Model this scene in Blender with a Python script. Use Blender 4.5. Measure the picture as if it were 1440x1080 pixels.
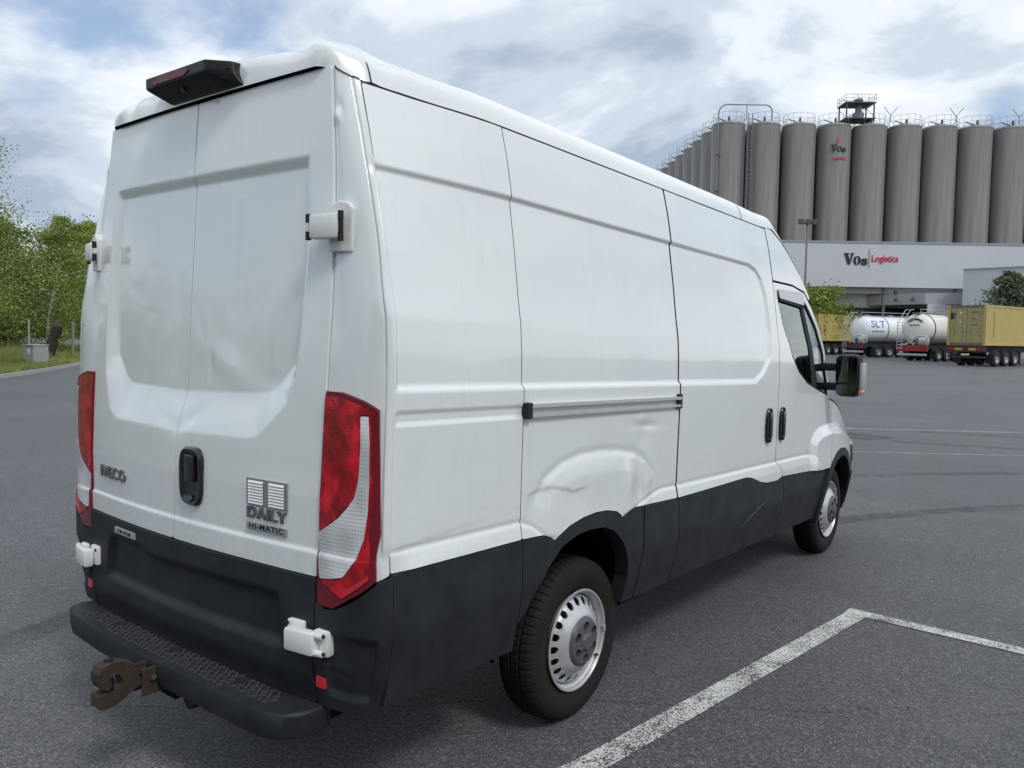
import bpy, bmesh, math, random
import numpy as np
from mathutils import Vector, Matrix, noise as mnoise

# ------------------------------------------------------------------ camera, sky, sun, exposure
for o in list(bpy.data.objects): bpy.data.objects.remove(o)
scene = bpy.context.scene
COL = scene.collection
R = math.radians
CAM = np.array((2.77892, -1.64056, 1.6416)); YAW, PITCH, ROLL, FPX = -0.66163, -0.05959, 0.01598, 1130.296
_f = Vector((math.sin(YAW)*math.cos(PITCH), math.cos(YAW)*math.cos(PITCH), math.sin(PITCH)))
_r = Vector((math.cos(YAW), -math.sin(YAW), 0)); _u = _r.cross(_f)
_r2 = _r*math.cos(ROLL)+_u*math.sin(ROLL); _u2 = -_r*math.sin(ROLL)+_u*math.cos(ROLL)
cam = bpy.data.cameras.new('camera'); camo = bpy.data.objects.new('camera', cam); COL.objects.link(camo)
M = Matrix((_r2, _u2, -_f)).transposed().to_4x4(); M.translation = Vector(CAM); camo.matrix_world = M
cam.sensor_fit = 'HORIZONTAL'; cam.sensor_width = 36; cam.lens = FPX/1440*36; cam.clip_start = .05; cam.clip_end = 3000
scene.camera = camo

SUN_AZ, SUN_EL = 108.0, 50.0          # azimuth from +y (the van's nose) towards +x (its right side)
world = bpy.data.worlds.new('World'); scene.world = world; world.use_nodes = True
nt = world.node_tree; nt.nodes.clear()
def wn(t, **k):
    n = nt.nodes.new(t)
    for a, b in k.items(): setattr(n, a, b)
    return n
wl = nt.links.new
out = wn('ShaderNodeOutputWorld'); bg = wn('ShaderNodeBackground'); bg.inputs['Strength'].default_value = .1
sky = wn('ShaderNodeTexSky', sky_type='NISHITA', sun_disc=False)
sky.sun_elevation = R(SUN_EL); sky.sun_rotation = R(SUN_AZ); sky.air_density = 1.0; sky.dust_density = 1.5
tc = wn('ShaderNodeTexCoord'); sep = wn('ShaderNodeSeparateXYZ'); wl(tc.outputs['Generated'], sep.inputs[0])
def wm(op, a, b=None, clamp=False):
    n = wn('ShaderNodeMath', operation=op, use_clamp=clamp)
    for i, v in enumerate((a, b)):
        if v is None: continue
        if isinstance(v, (int, float)): n.inputs[i].default_value = v
        else: wl(v, n.inputs[i])
    return n.outputs[0]
# clouds lie on a flat layer overhead: direction divided by its height above the horizon
zz = wm('ADD', wm('MAXIMUM', sep.outputs['Z'], 0.0), 0.30)
cv = wn('ShaderNodeCombineXYZ'); wl(wm('DIVIDE', sep.outputs['X'], zz), cv.inputs[0]); wl(wm('DIVIDE', sep.outputs['Y'], zz), cv.inputs[1])
cv.inputs[2].default_value = 3.7
def wnoise(scale, detail, rough, dist=0, off=(0, 0, 0)):
    mp = wn('ShaderNodeMapping'); mp.inputs['Location'].default_value = off; wl(cv.outputs[0], mp.inputs[0])
    n = wn('ShaderNodeTexNoise'); n.inputs['Scale'].default_value = scale; n.inputs['Detail'].default_value = detail
    n.inputs['Roughness'].default_value = rough; n.inputs['Distortion'].default_value = dist; wl(mp.outputs[0], n.inputs['Vector'])
    return n.outputs['Fac']
def wramp(fac, stops):
    n = wn('ShaderNodeValToRGB'); wl(fac, n.inputs[0]); e = n.color_ramp.elements
    n.color_ramp.interpolation = 'EASE'
    while len(e) < len(stops): e.new(.5)
    for i, (p, c) in enumerate(stops): e[i].position = p; e[i].color = (*c, 1)
    return n.outputs[0]
cover = wramp(wnoise(1.25, 9, .57, .3), [(.30, (0, 0, 0)), (.45, (1, 1, 1))])
body = wramp(wnoise(1.75, 10, .57, .35, (4.3, 1.2, 0)), [(.34, (3.1, 3.75, 4.7)), (.44, (4.7, 5.3, 6.1)), (.52, (6.3, 6.75, 7.3)), (.64, (7.7, 7.95, 8.25))])
blue = wn('ShaderNodeMix', data_type='RGBA'); blue.inputs[0].default_value = .35
wl(sky.outputs[0], blue.inputs[6]); blue.inputs[7].default_value = (4.2, 5.2, 6.9, 1)   # thin high veil in the gaps
mixc = wn('ShaderNodeMix', data_type='RGBA'); wl(cover, mixc.inputs[0]); wl(blue.outputs[2], mixc.inputs[6]); wl(body, mixc.inputs[7])
wl(mixc.outputs[2], bg.inputs['Color']); wl(bg.outputs[0], out.inputs[0])

sl = bpy.data.lights.new('sun', 'SUN'); sl.energy = 1.1; sl.angle = R(13); sl.color = (1, .985, .965)
so = bpy.data.objects.new('sun', sl); COL.objects.link(so)
sd = Vector((math.sin(R(SUN_AZ))*math.cos(R(SUN_EL)), math.cos(R(SUN_AZ))*math.cos(R(SUN_EL)), math.sin(R(SUN_EL))))
so.rotation_euler = sd.to_track_quat('Z', 'Y').to_euler(); so.location = (0, 0, 60)
vs = scene.view_settings; vs.view_transform = 'Standard'; vs.look = 'None'; vs.exposure = .46; vs.gamma = 1; vs.use_curve_mapping = False
scene.render.resolution_x = 1024; scene.render.resolution_y = 768

# ------------------------------------------------------------------ materials
MATS = {}
class NB:
    def __init__(s, m): s.t = m.node_tree; s.b = s.t.nodes['Principled BSDF']
    def n(s, t, **k):
        x = s.t.nodes.new(t)
        for a, b in k.items():
            if a in x.inputs.keys(): x.inputs[a].default_value = b
            else: setattr(x, a, b)
        return x
    def l(s, a, b): s.t.links.new(a, b)
    def co(s, scale=(1, 1, 1), loc=(0, 0, 0)):
        t = s.n('ShaderNodeTexCoord'); m = s.n('ShaderNodeMapping'); m.inputs['Scale'].default_value = scale; m.inputs['Location'].default_value = loc
        s.l(t.outputs['Object'], m.inputs[0]); return m.outputs[0]
    def noise(s, co, scale, detail=4, rough=.5):
        x = s.n('ShaderNodeTexNoise', Scale=scale, Detail=detail, Roughness=rough); s.l(co, x.inputs['Vector']); return x.outputs['Fac']
    def ramp(s, fac, stops):
        x = s.n('ShaderNodeValToRGB'); s.l(fac, x.inputs[0]); e = x.color_ramp.elements
        while len(e) < len(stops): e.new(.5)
        for i, (p, c) in enumerate(stops):
            e[i].position = p; e[i].color = (*c, 1) if isinstance(c, tuple) else (c, c, c, 1)
        return x.outputs[0]
    def mix(s, fac, a, b, mode='MIX'):
        x = s.n('ShaderNodeMix', data_type='RGBA', blend_type=mode)
        for i, v in ((0, fac), (6, a), (7, b)):
            if isinstance(v, (int, float)): x.inputs[i].default_value = v
            elif isinstance(v, tuple): x.inputs[i].default_value = (*v, 1)
            else: s.l(v, x.inputs[i])
        return x.outputs[2]
    def bump(s, h, strength=.3, dist=.01):
        x = s.n('ShaderNodeBump', Strength=strength, Distance=dist); s.l(h, x.inputs['Height']); s.l(x.outputs[0], s.b.inputs['Normal']); return x
def mat(name, col, rough=.5, metal=0, var=.0, vscale=4, bump=0, bscale=60, coat=0, bdist=.004, rvar=0, **k):
    if name in MATS: return MATS[name]
    m = bpy.data.materials.new(name); m.use_nodes = True; q = NB(m); b = q.b; MATS[name] = m
    b.inputs['Base Color'].default_value = (*col, 1); b.inputs['Roughness'].default_value = rough; b.inputs['Metallic'].default_value = metal
    if coat: b.inputs['Coat Weight'].default_value = coat; b.inputs['Coat Roughness'].default_value = .05
    for a, v in k.items(): b.inputs[a.replace('_', ' ')].default_value = v
    if var or bump or rvar: co = q.co()
    if var:
        f = q.noise(co, vscale, 5, .6)
        q.l(q.mix(f, tuple(c*(1-var) for c in col), tuple(min(1, c*(1+var)) for c in col)), b.inputs['Base Color'])
    if rvar:
        f = q.noise(co, vscale*1.7, 5, .6); x = q.n('ShaderNodeMapRange'); q.l(f, x.inputs[0])
        x.inputs[1].default_value = .3; x.inputs[2].default_value = .7; x.inputs[3].default_value = rough-rvar; x.inputs[4].default_value = rough+rvar
        q.l(x.outputs[0], b.inputs['Roughness'])
    if bump: q.bump(q.noise(co, bscale, 3), bump, bdist)
    return m

# ------------------------------------------------------------------ shapes of the van's skin (numpy)
#<SURF>
SHEAR = .027                                   # the unladen van sits tail up
def sm(t): t = np.clip(t, 0, 1); return t*t*(3-2*t)
def sd_poly(P, x, y):
    x = np.asarray(x, float); y = np.asarray(y, float); P = np.asarray(P, float); n = len(P)
    d = np.full(x.shape, 1e9); s = np.ones(x.shape)
    for i in range(n):
        a = P[i]; b = P[i-1]; ex, ey = b-a; wx, wy = x-a[0], y-a[1]
        t = np.clip((wx*ex+wy*ey)/(ex*ex+ey*ey+1e-12), 0, 1); bx, by = wx-ex*t, wy-ey*t
        d = np.minimum(d, bx*bx+by*by)
        c1 = y >= a[1]; c2 = y < b[1]; c3 = ex*wy > ey*wx
        s = np.where((c1 & c2 & c3) | (~c1 & ~c2 & ~c3), -s, s)
    return s*np.sqrt(d)
def sd_box(x, y, x0, x1, y0, y1, r=0):
    dx = np.abs(x-(x0+x1)/2)-(x1-x0)/2+r; dy = np.abs(y-(y0+y1)/2)-(y1-y0)/2+r
    return np.hypot(np.maximum(dx, 0), np.maximum(dy, 0))+np.minimum(np.maximum(dx, dy), 0)-r
def gs(x, y, cx, cy, sx, sy, ang=0):
    c, s = math.cos(ang), math.sin(ang); u = (x-cx)*c+(y-cy)*s; v = -(x-cx)*s+(y-cy)*c
    return np.exp(-(u/sx)**2-(v/sy)**2)
_pz = np.arange(.30, 2.70, .005)
_px = np.interp(_pz, [.30, .45, .60, .72, .906, .97, 1.2, 1.36, 1.463, 1.6, 1.7, 1.80, 1.96, 2.17, 2.30, 2.43, 2.55, 2.7],
                     [.90, .955, .985, 1.004, 1.001, .999, 1.002, 1.006, 1.008, 1.006, 1.000, .985, .966, .935, .912, .882, .85, .80])
_k = np.exp(-(np.arange(-8, 9)/4.)**2); _k /= _k.sum(); _pxs = np.convolve(np.pad(_px, 8, 'edge'), _k, 'valid')
BW = np.array([(0, .906), (.704, .907), (.85, .900), (.895, .884), (.919, .869), (.945, .884), (1.017, .912), (1.12, .932), (1.22, .940), (1.306, .936), (1.39, .920),
               (1.425, .899), (1.441, .883), (1.458, .896), (1.51, .912), (1.567, .915), (2., .906), (2.87, .916), (2.95, .907), (3.1, .865), (3.2, .851), (3.37, .846), (3.47, .863), (4.27, .836), (4.5, .83), (6, .80)])
def bw(y): return np.interp(y, BW[:, 0], BW[:, 1])
FOLD = np.array([(0, .970), (.70, .972), (.78, .946), (.87, .890), (.92, .872), (.96, .80), (1.40, .80), (1.44, .884), (1.59, .922), (1.70, .95), (1.82, .969), (3.95, .965), (4.08, .952), (4.25, .88), (4.4, .80), (6, .8)])
RECESS = [(.066, 1.470), (2.98, 1.472), (3.10, 1.522), (3.215, 1.620), (3.248, 1.77), (3.225, 1.98), (3.17, 2.10), (3.10, 2.15), (2.995, 2.172), (.066, 2.172)]
BLISTER = [(.80, .80), (.79, 1.02), (.85, 1.12), (.97, 1.172), (1.10, 1.196), (1.25, 1.20), (1.40, 1.192), (1.56, 1.168), (1.66, 1.125), (1.74, 1.05), (1.75, .96), (1.66, .80)]
FBLIST = [(4.02, .80), (4.03, 1.05), (4.10, 1.115), (4.22, 1.15), (4.45, 1.165), (4.8, 1.15), (5.3, 1.05), (5.6, .9), (5.6, .7), (4.3, .7)]
def top_taper(y, z): return np.interp(z, [1.70, 1.90, 2.18, 2.44, 2.6], [0, .014, .054, .094, .11])*np.clip((.68-y)/.58, 0, 1)**1.25
def seam_y(z): return np.interp(z, [1.75, 2.1, 2.44], [.047, .075, .108])
def side_x(y, z, detail=True, clad=False):
    x = np.interp(z, _pz, _pxs)
    y0 = np.interp(z, [.95, 1.24, 1.6], [4.5, 4.27, 3.9]); x = x-.145*np.maximum(0, y-y0)**2-top_taper(y, z)
    if clad:
        x = x+.012
        return x-.010*sm((y-4.1)/.3)*0
    f = np.interp(y, FOLD[:, 0], FOLD[:, 1]); x = x+np.clip((f-z)*.15, 0, .010)*sm((f-z)/.006)*sm((y-.05)/.10)-.0035*np.exp(-((z-f-.002)/.007)**2)
    x = x-.013*sm(-sd_poly(RECESS, y, z)/.015)
    x = x-.006*sm((z-1.362)/.007)*sm((1.407-z)/.007)*sm((y-.062)/.01)*sm((1.99-y)/.01)
    d = sd_poly(BLISTER, y, z); x = x+.0125*(.5*sm(-d/.11)+.5*np.clip(-d/.09, 0, 1))-.0035*np.exp(-(np.minimum(d, 9)/.018)**2)*sm((z-1.0)/.1)
    x = x+.030*sm(-sd_poly(FBLIST, y, z)/.09)
    if detail:                                   # knocks in the right flank
        x = x-.012*gs(y, z, 1.60, 1.00, .05, .10, .25)+.006*gs(y, z, 1.49, 1.02, .04, .08)
        lz = np.interp(y, [.72, .80, .90, .99, 1.04, 1.13, 1.2], [1.058, 1.078, 1.082, 1.066, 1.05, 1.056, 1.07])
        x = x-.005*sm((lz-z+.004)/.010)*sm((z-lz+.13)/.11)*sm((y-.73)/.05)*sm((1.20-y)/.12)
        x = x-.005*gs(y, z, 1.66, 1.285, .12, .018, -.04)-.004*gs(y, z, 1.63, 1.235, .055, .05)+.003*gs(y, z, 1.60, 1.32, .05, .02)
        lq = 1.0+.09*y-.028
        x = x-.0015*sm((lq-z+.003)/.008)*sm((z-lq+.10)/.09)*sm((y-.07)/.03)*sm((.62-y)/.3)
        x = x-.004*gs(y, z, .16, 1.16, .05, .13)-.003*gs(y, z, .35, 1.9, .2, .1)-.003*gs(y, z, 1.3, 1.9, .3, .12)
        x = x-.010*gs(y, z, .075, 2.16, .030, .022)+.004*gs(y, z, .085, 2.12, .02, .02)
        x = x+.0012*np.sin(y*5.1+z*1.7)*np.sin(z*4.3-y*1.3)+.0006*np.sin(y*11+2*z)*np.sin(z*9+y*3)
    return x
# --- back doors
D_OUT = [(-.644, 2.226), (.645, 2.216), (.660, 1.99), (.652, 1.80), (.640, 1.60), (.628, 1.49), (.600, 1.41), (.46, 1.285), (.40, 1.272), (-.05, 1.262), (-.54, 1.268), (-.610, 1.31), (-.665, 1.47), (-.668, 1.62), (-.668, 2.0)]
D_FLR = [(-.590, 2.182), (.612, 2.176), (.625, 1.95), (.612, 1.75), (.597, 1.60), (.58, 1.535), (.49, 1.455), (.44, 1.442), (-.05, 1.425), (-.47, 1.437), (-.52, 1.46), (-.600, 1.54), (-.618, 1.65), (-.615, 1.95)]
def door_y(x, z, detail=True):
    x = np.asarray(x, float); z = np.asarray(z, float)
    b = np.interp(z, [.3, 1.12, 1.25, 1.45, 2.0, 2.5], [-.068, -.070, -.062, -.047, -.001, .041])
    c = np.interp(z, [1.2, 2.5], [.040, .012]); y = b+c*(x/.76)**2
    do = sd_poly(D_OUT, x, z); df = sd_poly(D_FLR, x, z)
    w = np.clip(-do/np.maximum(-do+np.maximum(df, 0), 1e-6), 0, 1); w = np.where(do > 0, 0, w); w = .72*np.clip((w-.05)/.90, 0, 1)+.28*sm(w)
    w = np.where(do > 0, 0, w)
    y = y+w*np.interp(z, [1.4, 1.5, 2.2], [.036, .034, .014])
    y = y-.007*sm((.955-z)/.012)
    if detail:
        y = y+.006*gs(x, z, .03, 1.315, .08, .030, .5)+.003*gs(x, z, -.10, 1.30, .10, .03, -.3)
        y = y-.004*gs(x, z, .22, 1.52, .14, .05, -.4)+.003*gs(x, z, .12, 1.53, .02, .05)+.002*gs(x, z, .48, 1.48, .05, .03)
        y = y+.0012*np.sin(x*5+z*2.2)*np.sin(z*5-x*2)+.0006*np.sin(x*12+3*z)*np.sin(z*8.)
    return y
def door_edge(z): return np.interp(z, [.4, .87, 1.46, 1.95, 2.2, 2.49], [.748, .757, .768, .764, .745, .714])
# --- rear corner pillar, t = 0 at the door edge .. 1 at the seam on the flank
def pillar(t, z, off=0., detail=True):
    t = np.asarray(t, float); z = np.asarray(z, float)
    x0 = door_edge(z)+.006; y0 = door_y(door_edge(z), z, False)+.006
    y2 = seam_y(z); x2 = np.interp(z, _pz, _pxs)-top_taper(y2, z)
    x1 = x0+(x2-x0)*np.interp(z, [1.7, 2.05, 2.44], [.97, .86, .42]); y1 = y0+.004
    a, b, c = (1-t)**2, 2*t*(1-t), t*t
    x = a*x0+b*x1+c*x2; y = a*y0+b*y1+c*y2
    tx = 2*(1-t)*(x1-x0)+2*t*(x2-x1); ty = 2*(1-t)*(y1-y0)+2*t*(y2-y1); l = np.hypot(tx, ty)+1e-9
    nx, ny = ty/l, -tx/l
    o = off+0*t
    if detail:
        o = o+.006*sm((t-.80)/.05)*sm((z-.95)/.05)-.004*np.exp(-((t-.79)/.02)**2)*sm((z-1.5)/.05)
        o = o-.004*sm((.20-t)/.16)*sm((z-1.55)/.2)
        o = o+.010*gs(t, z, .12, 2.33, .12, .02)-.006*gs(t, z, .22, 2.36, .15, .03)-.007*gs(t, z, .96, 2.16, .10, .02)
    return x+nx*o, y+ny*o, z-SHEAR*y
#</SURF>

# ------------------------------------------------------------------ mesh helpers
def link(name, me, m, parent=None, smooth=True):
    o = bpy.data.objects.new(name, me); COL.objects.link(o)
    if m is not None and not me.materials: me.materials.append(m)
    if smooth: me.polygons.foreach_set('use_smooth', [True]*len(me.polygons))
    o.parent = parent
    return o
def pyd(name, v, f, m, parent=None, smooth=False):
    me = bpy.data.meshes.new(name); me.from_pydata([tuple(map(float, p)) for p in v], [], [tuple(map(int, q)) for q in f]); me.update()
    return link(name, me, m, parent, smooth)
def tag(o, label, cat, group=None, kind=None):
    if label: o['label'] = label
    if cat: o['category'] = cat
    if group: o['group'] = group
    if kind: o['kind'] = kind
    return o
def empty(name, loc=(0, 0, 0), rz=0):
    o = bpy.data.objects.new(name, None); COL.objects.link(o); o.location = loc; o.rotation_euler = (0, 0, rz); return o
def copy_tree(o, parent=None):
    c = o.copy(); COL.objects.link(c); c.parent = parent
    for k in list(o.children): copy_tree(k, c)
    return c
def clip_grid(us, vs, sdf):
    us = np.asarray(us, float); vs = np.asarray(vs, float); U, V = np.meshgrid(us, vs, indexing='ij')
    S = sdf(U, V); S = np.where(np.abs(S) < 1e-6, -1e-6, S); ins = S < 0; nu, nv = S.shape
    idx = -np.ones(S.shape, int); pts = []; c4 = ins[:-1, :-1].astype(int)+ins[1:, :-1]+ins[1:, 1:]+ins[:-1, 1:]
    idx[ins] = np.arange(ins.sum()); P = [np.stack((U[ins], V[ins]), 1)]; n = int(ins.sum())
    I, J = np.nonzero(c4 == 4); faces = np.stack((idx[I, J], idx[I+1, J], idx[I+1, J+1], idx[I, J+1]), 1).tolist()
    ed = {}; ex = []
    def ev(a, b):
        k = (a, b) if a < b else (b, a)
        if k not in ed:
            sa, sb = S[a], S[b]; t = sa/(sa-sb); ed[k] = n+len(ex)
            ex.append((U[a]+(U[b]-U[a])*t, V[a]+(V[b]-V[a])*t))
        return ed[k]
    for i, j in zip(*np.nonzero((c4 > 0) & (c4 < 4))):
        cs = ((i, j), (i+1, j), (i+1, j+1), (i, j+1)); poly = []
        for k in range(4):
            a, b = cs[k], cs[(k+1) % 4]
            if ins[a]: poly.append(idx[a])
            if ins[a] != ins[b]: poly.append(ev(a, b))
        if len(poly) > 2: faces.append(poly)
    if ex: P.append(np.array(ex))
    return np.concatenate(P), faces
def panel(name, us, vs, sdf, surf, m, parent, flange=None, flip=False, smooth=True, edge=None):
    """part of a curved skin: the (u,v) region where sdf < 0, mapped by surf; flange = inward edge return"""
    uv, F = clip_grid(us, vs, sdf); x, y, z = surf(uv[:, 0], uv[:, 1]); P = np.stack((x, y, z), 1)
    nf = len(F)
    if flange is not None:
        cnt = {}
        for f in F:
            for k in range(len(f)):
                a, b = f[k], f[(k+1) % len(f)]; cnt[(a, b)] = 1
        be = [(a, b) for (a, b) in cnt if (b, a) not in cnt]
        bv = sorted({i for e in be for i in e}); mp = {v: len(P)+i for i, v in enumerate(bv)}; k = len(bv)
        top = P[bv]; P = np.concatenate((P, top, top+np.asarray(flange)))
        F = F+[(mp[b], mp[a], mp[a]+k, mp[b]+k) for a, b in be]
    if flip: F = [tuple(reversed(f)) for f in F]
    me = bpy.data.meshes.new(name); me.from_pydata(P.tolist(), [], F); me.update()
    o = link(name, me, m, parent, False)
    me.polygons.foreach_set('use_smooth', [smooth and i < nf for i in range(len(me.polygons))])
    if edge:
        me.materials.append(edge); me.polygons.foreach_set('material_index', [0 if i < nf else 1 for i in range(len(me.polygons))])
    return o
def fr(a, b, st): return np.linspace(a, b, max(2, int(round((b-a)/st))+1))
class MB:
    """collects simple solids into one mesh"""
    def __init__(s): s.v = []; s.f = []
    def add(s, v, f):
        o = len(s.v); s.v += [tuple(p) for p in v]; s.f += [tuple(i+o for i in q) for q in f]; return s
    def box(s, x0, x1, y0, y1, z0, z1, M=None, b=0):
        if b:
            v = []; f = []
            X = (x0, x0+b, x1-b, x1); Y = (y0, y0+b, y1-b, y1); Z = (z0, z0+b, z1-b, z1)
            bm = bmesh.new(); bmesh.ops.create_cube(bm, size=1)
            for q in bm.verts: q.co = Vector(((x0+x1)/2+q.co.x*(x1-x0), (y0+y1)/2+q.co.y*(y1-y0), (z0+z1)/2+q.co.z*(z1-z0)))
            bmesh.ops.bevel(bm, geom=list(bm.edges), offset=b, segments=2, affect='EDGES', profile=.5)
            bm.verts.index_update(); v = [tuple(q.co) for q in bm.verts]; f = [[q.index for q in p.verts] for p in bm.faces]; bm.free()
        else:
            v = [(x, y, z) for z in (z0, z1) for y in (y0, y1) for x in (x0, x1)]
            f = [(0, 2, 3, 1), (4, 5, 7, 6), (0, 1, 5, 4), (2, 6, 7, 3), (0, 4, 6, 2), (1, 3, 7, 5)]
        if M is not None: v = [tuple(M @ Vector(p)) for p in v]
        return s.add(v, f)
    def tube(s, pts, r, n=8, caps=True):
        pts = [Vector(p) for p in pts]; rs = r if isinstance(r, (list, tuple)) else [r]*len(pts); v = []; f = []
        ref = None
        for i, p in enumerate(pts):
            t = (pts[min(i+1, len(pts)-1)]-pts[max(i-1, 0)]).normalized()
            if ref is None: ref = Vector((0, 0, 1)) if abs(t.z) < .9 else Vector((1, 0, 0))
            a = t.cross(ref); a = a.normalized() if a.length > 1e-6 else t.orthogonal().normalized(); b = a.cross(t).normalized(); ref = b
            for k in range(n):
                q = 2*math.pi*k/n; v.append(tuple(p+(a*math.cos(q)+b*math.sin(q))*rs[i]))
        for i in range(len(pts)-1):
            for k in range(n):
                f.append((i*n+k, i*n+(k+1) % n, (i+1)*n+(k+1) % n, (i+1)*n+k))
        if caps: f.append(tuple(range(n))[::-1]); f.append(tuple(range((len(pts)-1)*n, len(pts)*n)))
        return s.add(v, f)
    def lathe(s, prof, n=32, axis='x', c=(0, 0, 0), a0=0, a1=2*math.pi):
        """prof: (axial, radius) pairs"""
        full = abs(a1-a0-2*math.pi) < 1e-6; m = n if full else n+1; v = []; f = []
        for (h, r) in prof:
            for k in range(m):
                q = a0+(a1-a0)*k/n; u, w = r*math.cos(q), r*math.sin(q)
                p = {'x': (h, u, w), 'y': (w, h, u), 'z': (u, w, h)}[axis]; v.append((p[0]+c[0], p[1]+c[1], p[2]+c[2]))
        for i in range(len(prof)-1):
            for k in range(n if full else n):
                k2 = (k+1) % m
                f.append((i*m+k, i*m+k2, (i+1)*m+k2, (i+1)*m+k))
        return s.add(v, f)
    def prism(s, poly, y0, y1, M=None):
        """polygon in x,z extruded along y"""
        n = len(poly); v = [(x, y0, z) for x, z in poly]+[(x, y1, z) for x, z in poly]
        f = [tuple(range(n)), tuple(range(2*n-1, n-1, -1))]+[(i, n+i, n+(i+1) % n, (i+1) % n) for i in range(n)]
        if M is not None: v = [tuple(M @ Vector(p)) for p in v]
        return s.add(v, f)
    def build(s, name, m, parent=None, smooth=False):
        o = pyd(name, s.v, s.f, m, parent, False)
        bm = bmesh.new(); bm.from_mesh(o.data); bmesh.ops.recalc_face_normals(bm, faces=bm.faces); bm.to_mesh(o.data); bm.free()
        if smooth:
            o.data.polygons.foreach_set('use_smooth', [True]*len(o.data.polygons))
            try: o.data.set_sharp_from_angle(angle=R(35))
            except Exception: pass
        return o
def rotm(loc, rz=0, rx=0, ry=0): return Matrix.Translation(loc) @ Matrix.Rotation(rz, 4, 'Z') @ Matrix.Rotation(rx, 4, 'X') @ Matrix.Rotation(ry, 4, 'Y')
def text(name, s, size, m, Mx, parent, ext=.002, offset=0., width=None, shear=0, space=1.0, align='CENTER'):
    c = bpy.data.curves.new(name, 'FONT'); c.body = s; c.size = size; c.extrude = ext; c.offset = offset; c.shear = shear; c.space_character = space
    c.align_x = align; c.align_y = 'CENTER'; c.resolution_u = 3
    t = bpy.data.objects.new(name, c); COL.objects.link(t); dg = bpy.context.evaluated_depsgraph_get()
    me = bpy.data.meshes.new_from_object(t.evaluated_get(dg)); bpy.data.objects.remove(t); bpy.data.curves.remove(c)
    if width:
        xs = [v.co.x for v in me.vertices]; k = width/(max(xs)-min(xs))
        for v in me.vertices: v.co.x *= k
    me.transform(Mx); me.update(); me.name = name
    return link(name, me, m, parent, False)

# ------------------------------------------------------------------ the van
def van_paint():
    m = mat('van_white_paint', (.80, .81, .80), .32, coat=1.0); q = NB(m); b = q.b
    co = q.co(); f = q.noise(co, 2.2, 6, .6); g = q.noise(co, 40, 4, .7)
    base = q.mix(f, (.74, .78, .785), (.79, .825, .82))
    # road film that thins upwards and a little streaky grime
    s = q.n('ShaderNodeSeparateXYZ'); q.l(co, s.inputs[0])
    mr = q.n('ShaderNodeMapRange'); q.l(s.outputs[2], mr.inputs[0]); mr.inputs[1].default_value = 1.25; mr.inputs[2].default_value = .75
    k = q.n('ShaderNodeMath', operation='MULTIPLY'); q.l(mr.outputs[0], k.inputs[0]); q.l(q.ramp(g, [(.40, 0.), (.75, .35)]), k.inputs[1])
    st = q.noise(q.co((9, 9, .55)), 2.0, 5, .65); base = q.mix(q.ramp(st, [(.56, 0.), (.78, .22)]), base, (.52, .52, .49))
    q.l(q.mix(k.outputs[0], base, (.50, .48, .44)), b.inputs['Base Color'])
    x = q.n('ShaderNodeMapRange'); q.l(q.noise(co, 6, 5, .6), x.inputs[0]); x.inputs[3].default_value = .16; x.inputs[4].default_value = .32; q.l(x.outputs[0], b.inputs['Roughness']); b.inputs['Coat Roughness'].default_value = .06
    q.bump(q.noise(co, 420, 2), .008, .001)
    return m
def van_plastic():
    m = mat('charcoal_grained_plastic', (.024, .026, .031), .55, Specular_IOR_Level=.28); q = NB(m); co = q.co()
    q.l(q.mix(q.ramp(q.noise(co, 7, 6, .65), [(.35, 0.), (.75, 1.)]), (.015, .017, .021), (.029, .032, .037)), q.b.inputs['Base Color'])
    x = q.n('ShaderNodeMapRange'); q.l(q.noise(co, 9, 5, .6), x.inputs[0]); x.inputs[3].default_value = .42; x.inputs[4].default_value = .68; q.l(x.outputs[0], q.b.inputs['Roughness'])
    q.bump(q.noise(co, 700, 2), .12, .001); return m
def lens_mat(name, col, rough=.08, line=0, trans=0):
    m = mat(name, col, rough+.08, coat=.35); q = NB(m); co = q.co()
    f = q.noise(co, 9, 3, .6); v = q.n('ShaderNodeTexVoronoi', Scale=26.); q.l(q.co((1, 1, .8)), v.inputs['Vector']); sp = q.n('ShaderNodeSeparateColor'); q.l(v.outputs['Color'], sp.inputs[0])
    g = q.mix(q.ramp(f, [(.38, 0.), (.66, 1.)]), tuple(c*.40 for c in col), tuple(min(1, c*1.2) for c in col))
    q.l(q.mix(q.ramp(sp.outputs[0], [(.25, .65), (.6, 0.)]), g, tuple(c*.30 for c in col)), q.b.inputs['Base Color'])
    w = q.n('ShaderNodeTexWave', Scale=line or 60., Distortion=1.5); w.bands_direction = 'Z'; q.l(co, w.inputs['Vector']); q.bump(w.outputs['Fac'], .10, .003)
    return m
P_W = van_paint(); P_B = van_plastic()
M_SHELL = mat('dark_steel_and_gap_backing', (.008, .008, .009), .85, Specular_IOR_Level=.1)
M_GAP = mat('black_seal_and_gap_shade', (.010, .010, .011), .7)
M_ALU = mat('brushed_aluminium_rail', (.60, .60, .58), .35, .45, var=.12, vscale=20)
M_CHR = mat('chrome_badge', (.20, .205, .21), .3, .6)
M_BLK = mat('gloss_black_handle', (.012, .012, .014), .25, coat=.5)
M_RED = lens_mat('red_lamp_lens', (.62, .010, .026), line=45.)
M_RED2 = mat('bright_red_reflector', (.62, .022, .028), .2, coat=1, bump=.4, bscale=300)
M_DRED = mat('dark_red_lens_rim', (.17, .006, .018), .2, coat=.3)
M_CLR = mat('clear_lamp_lens', (.72, .73, .74), .16, .15, coat=1)
_q = NB(M_CLR); _co = _q.co(); _v = _q.n('ShaderNodeTexWave', Scale=26., Distortion=.4); _v.bands_direction = 'Z'; _q.l(_co, _v.inputs['Vector'])
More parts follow.
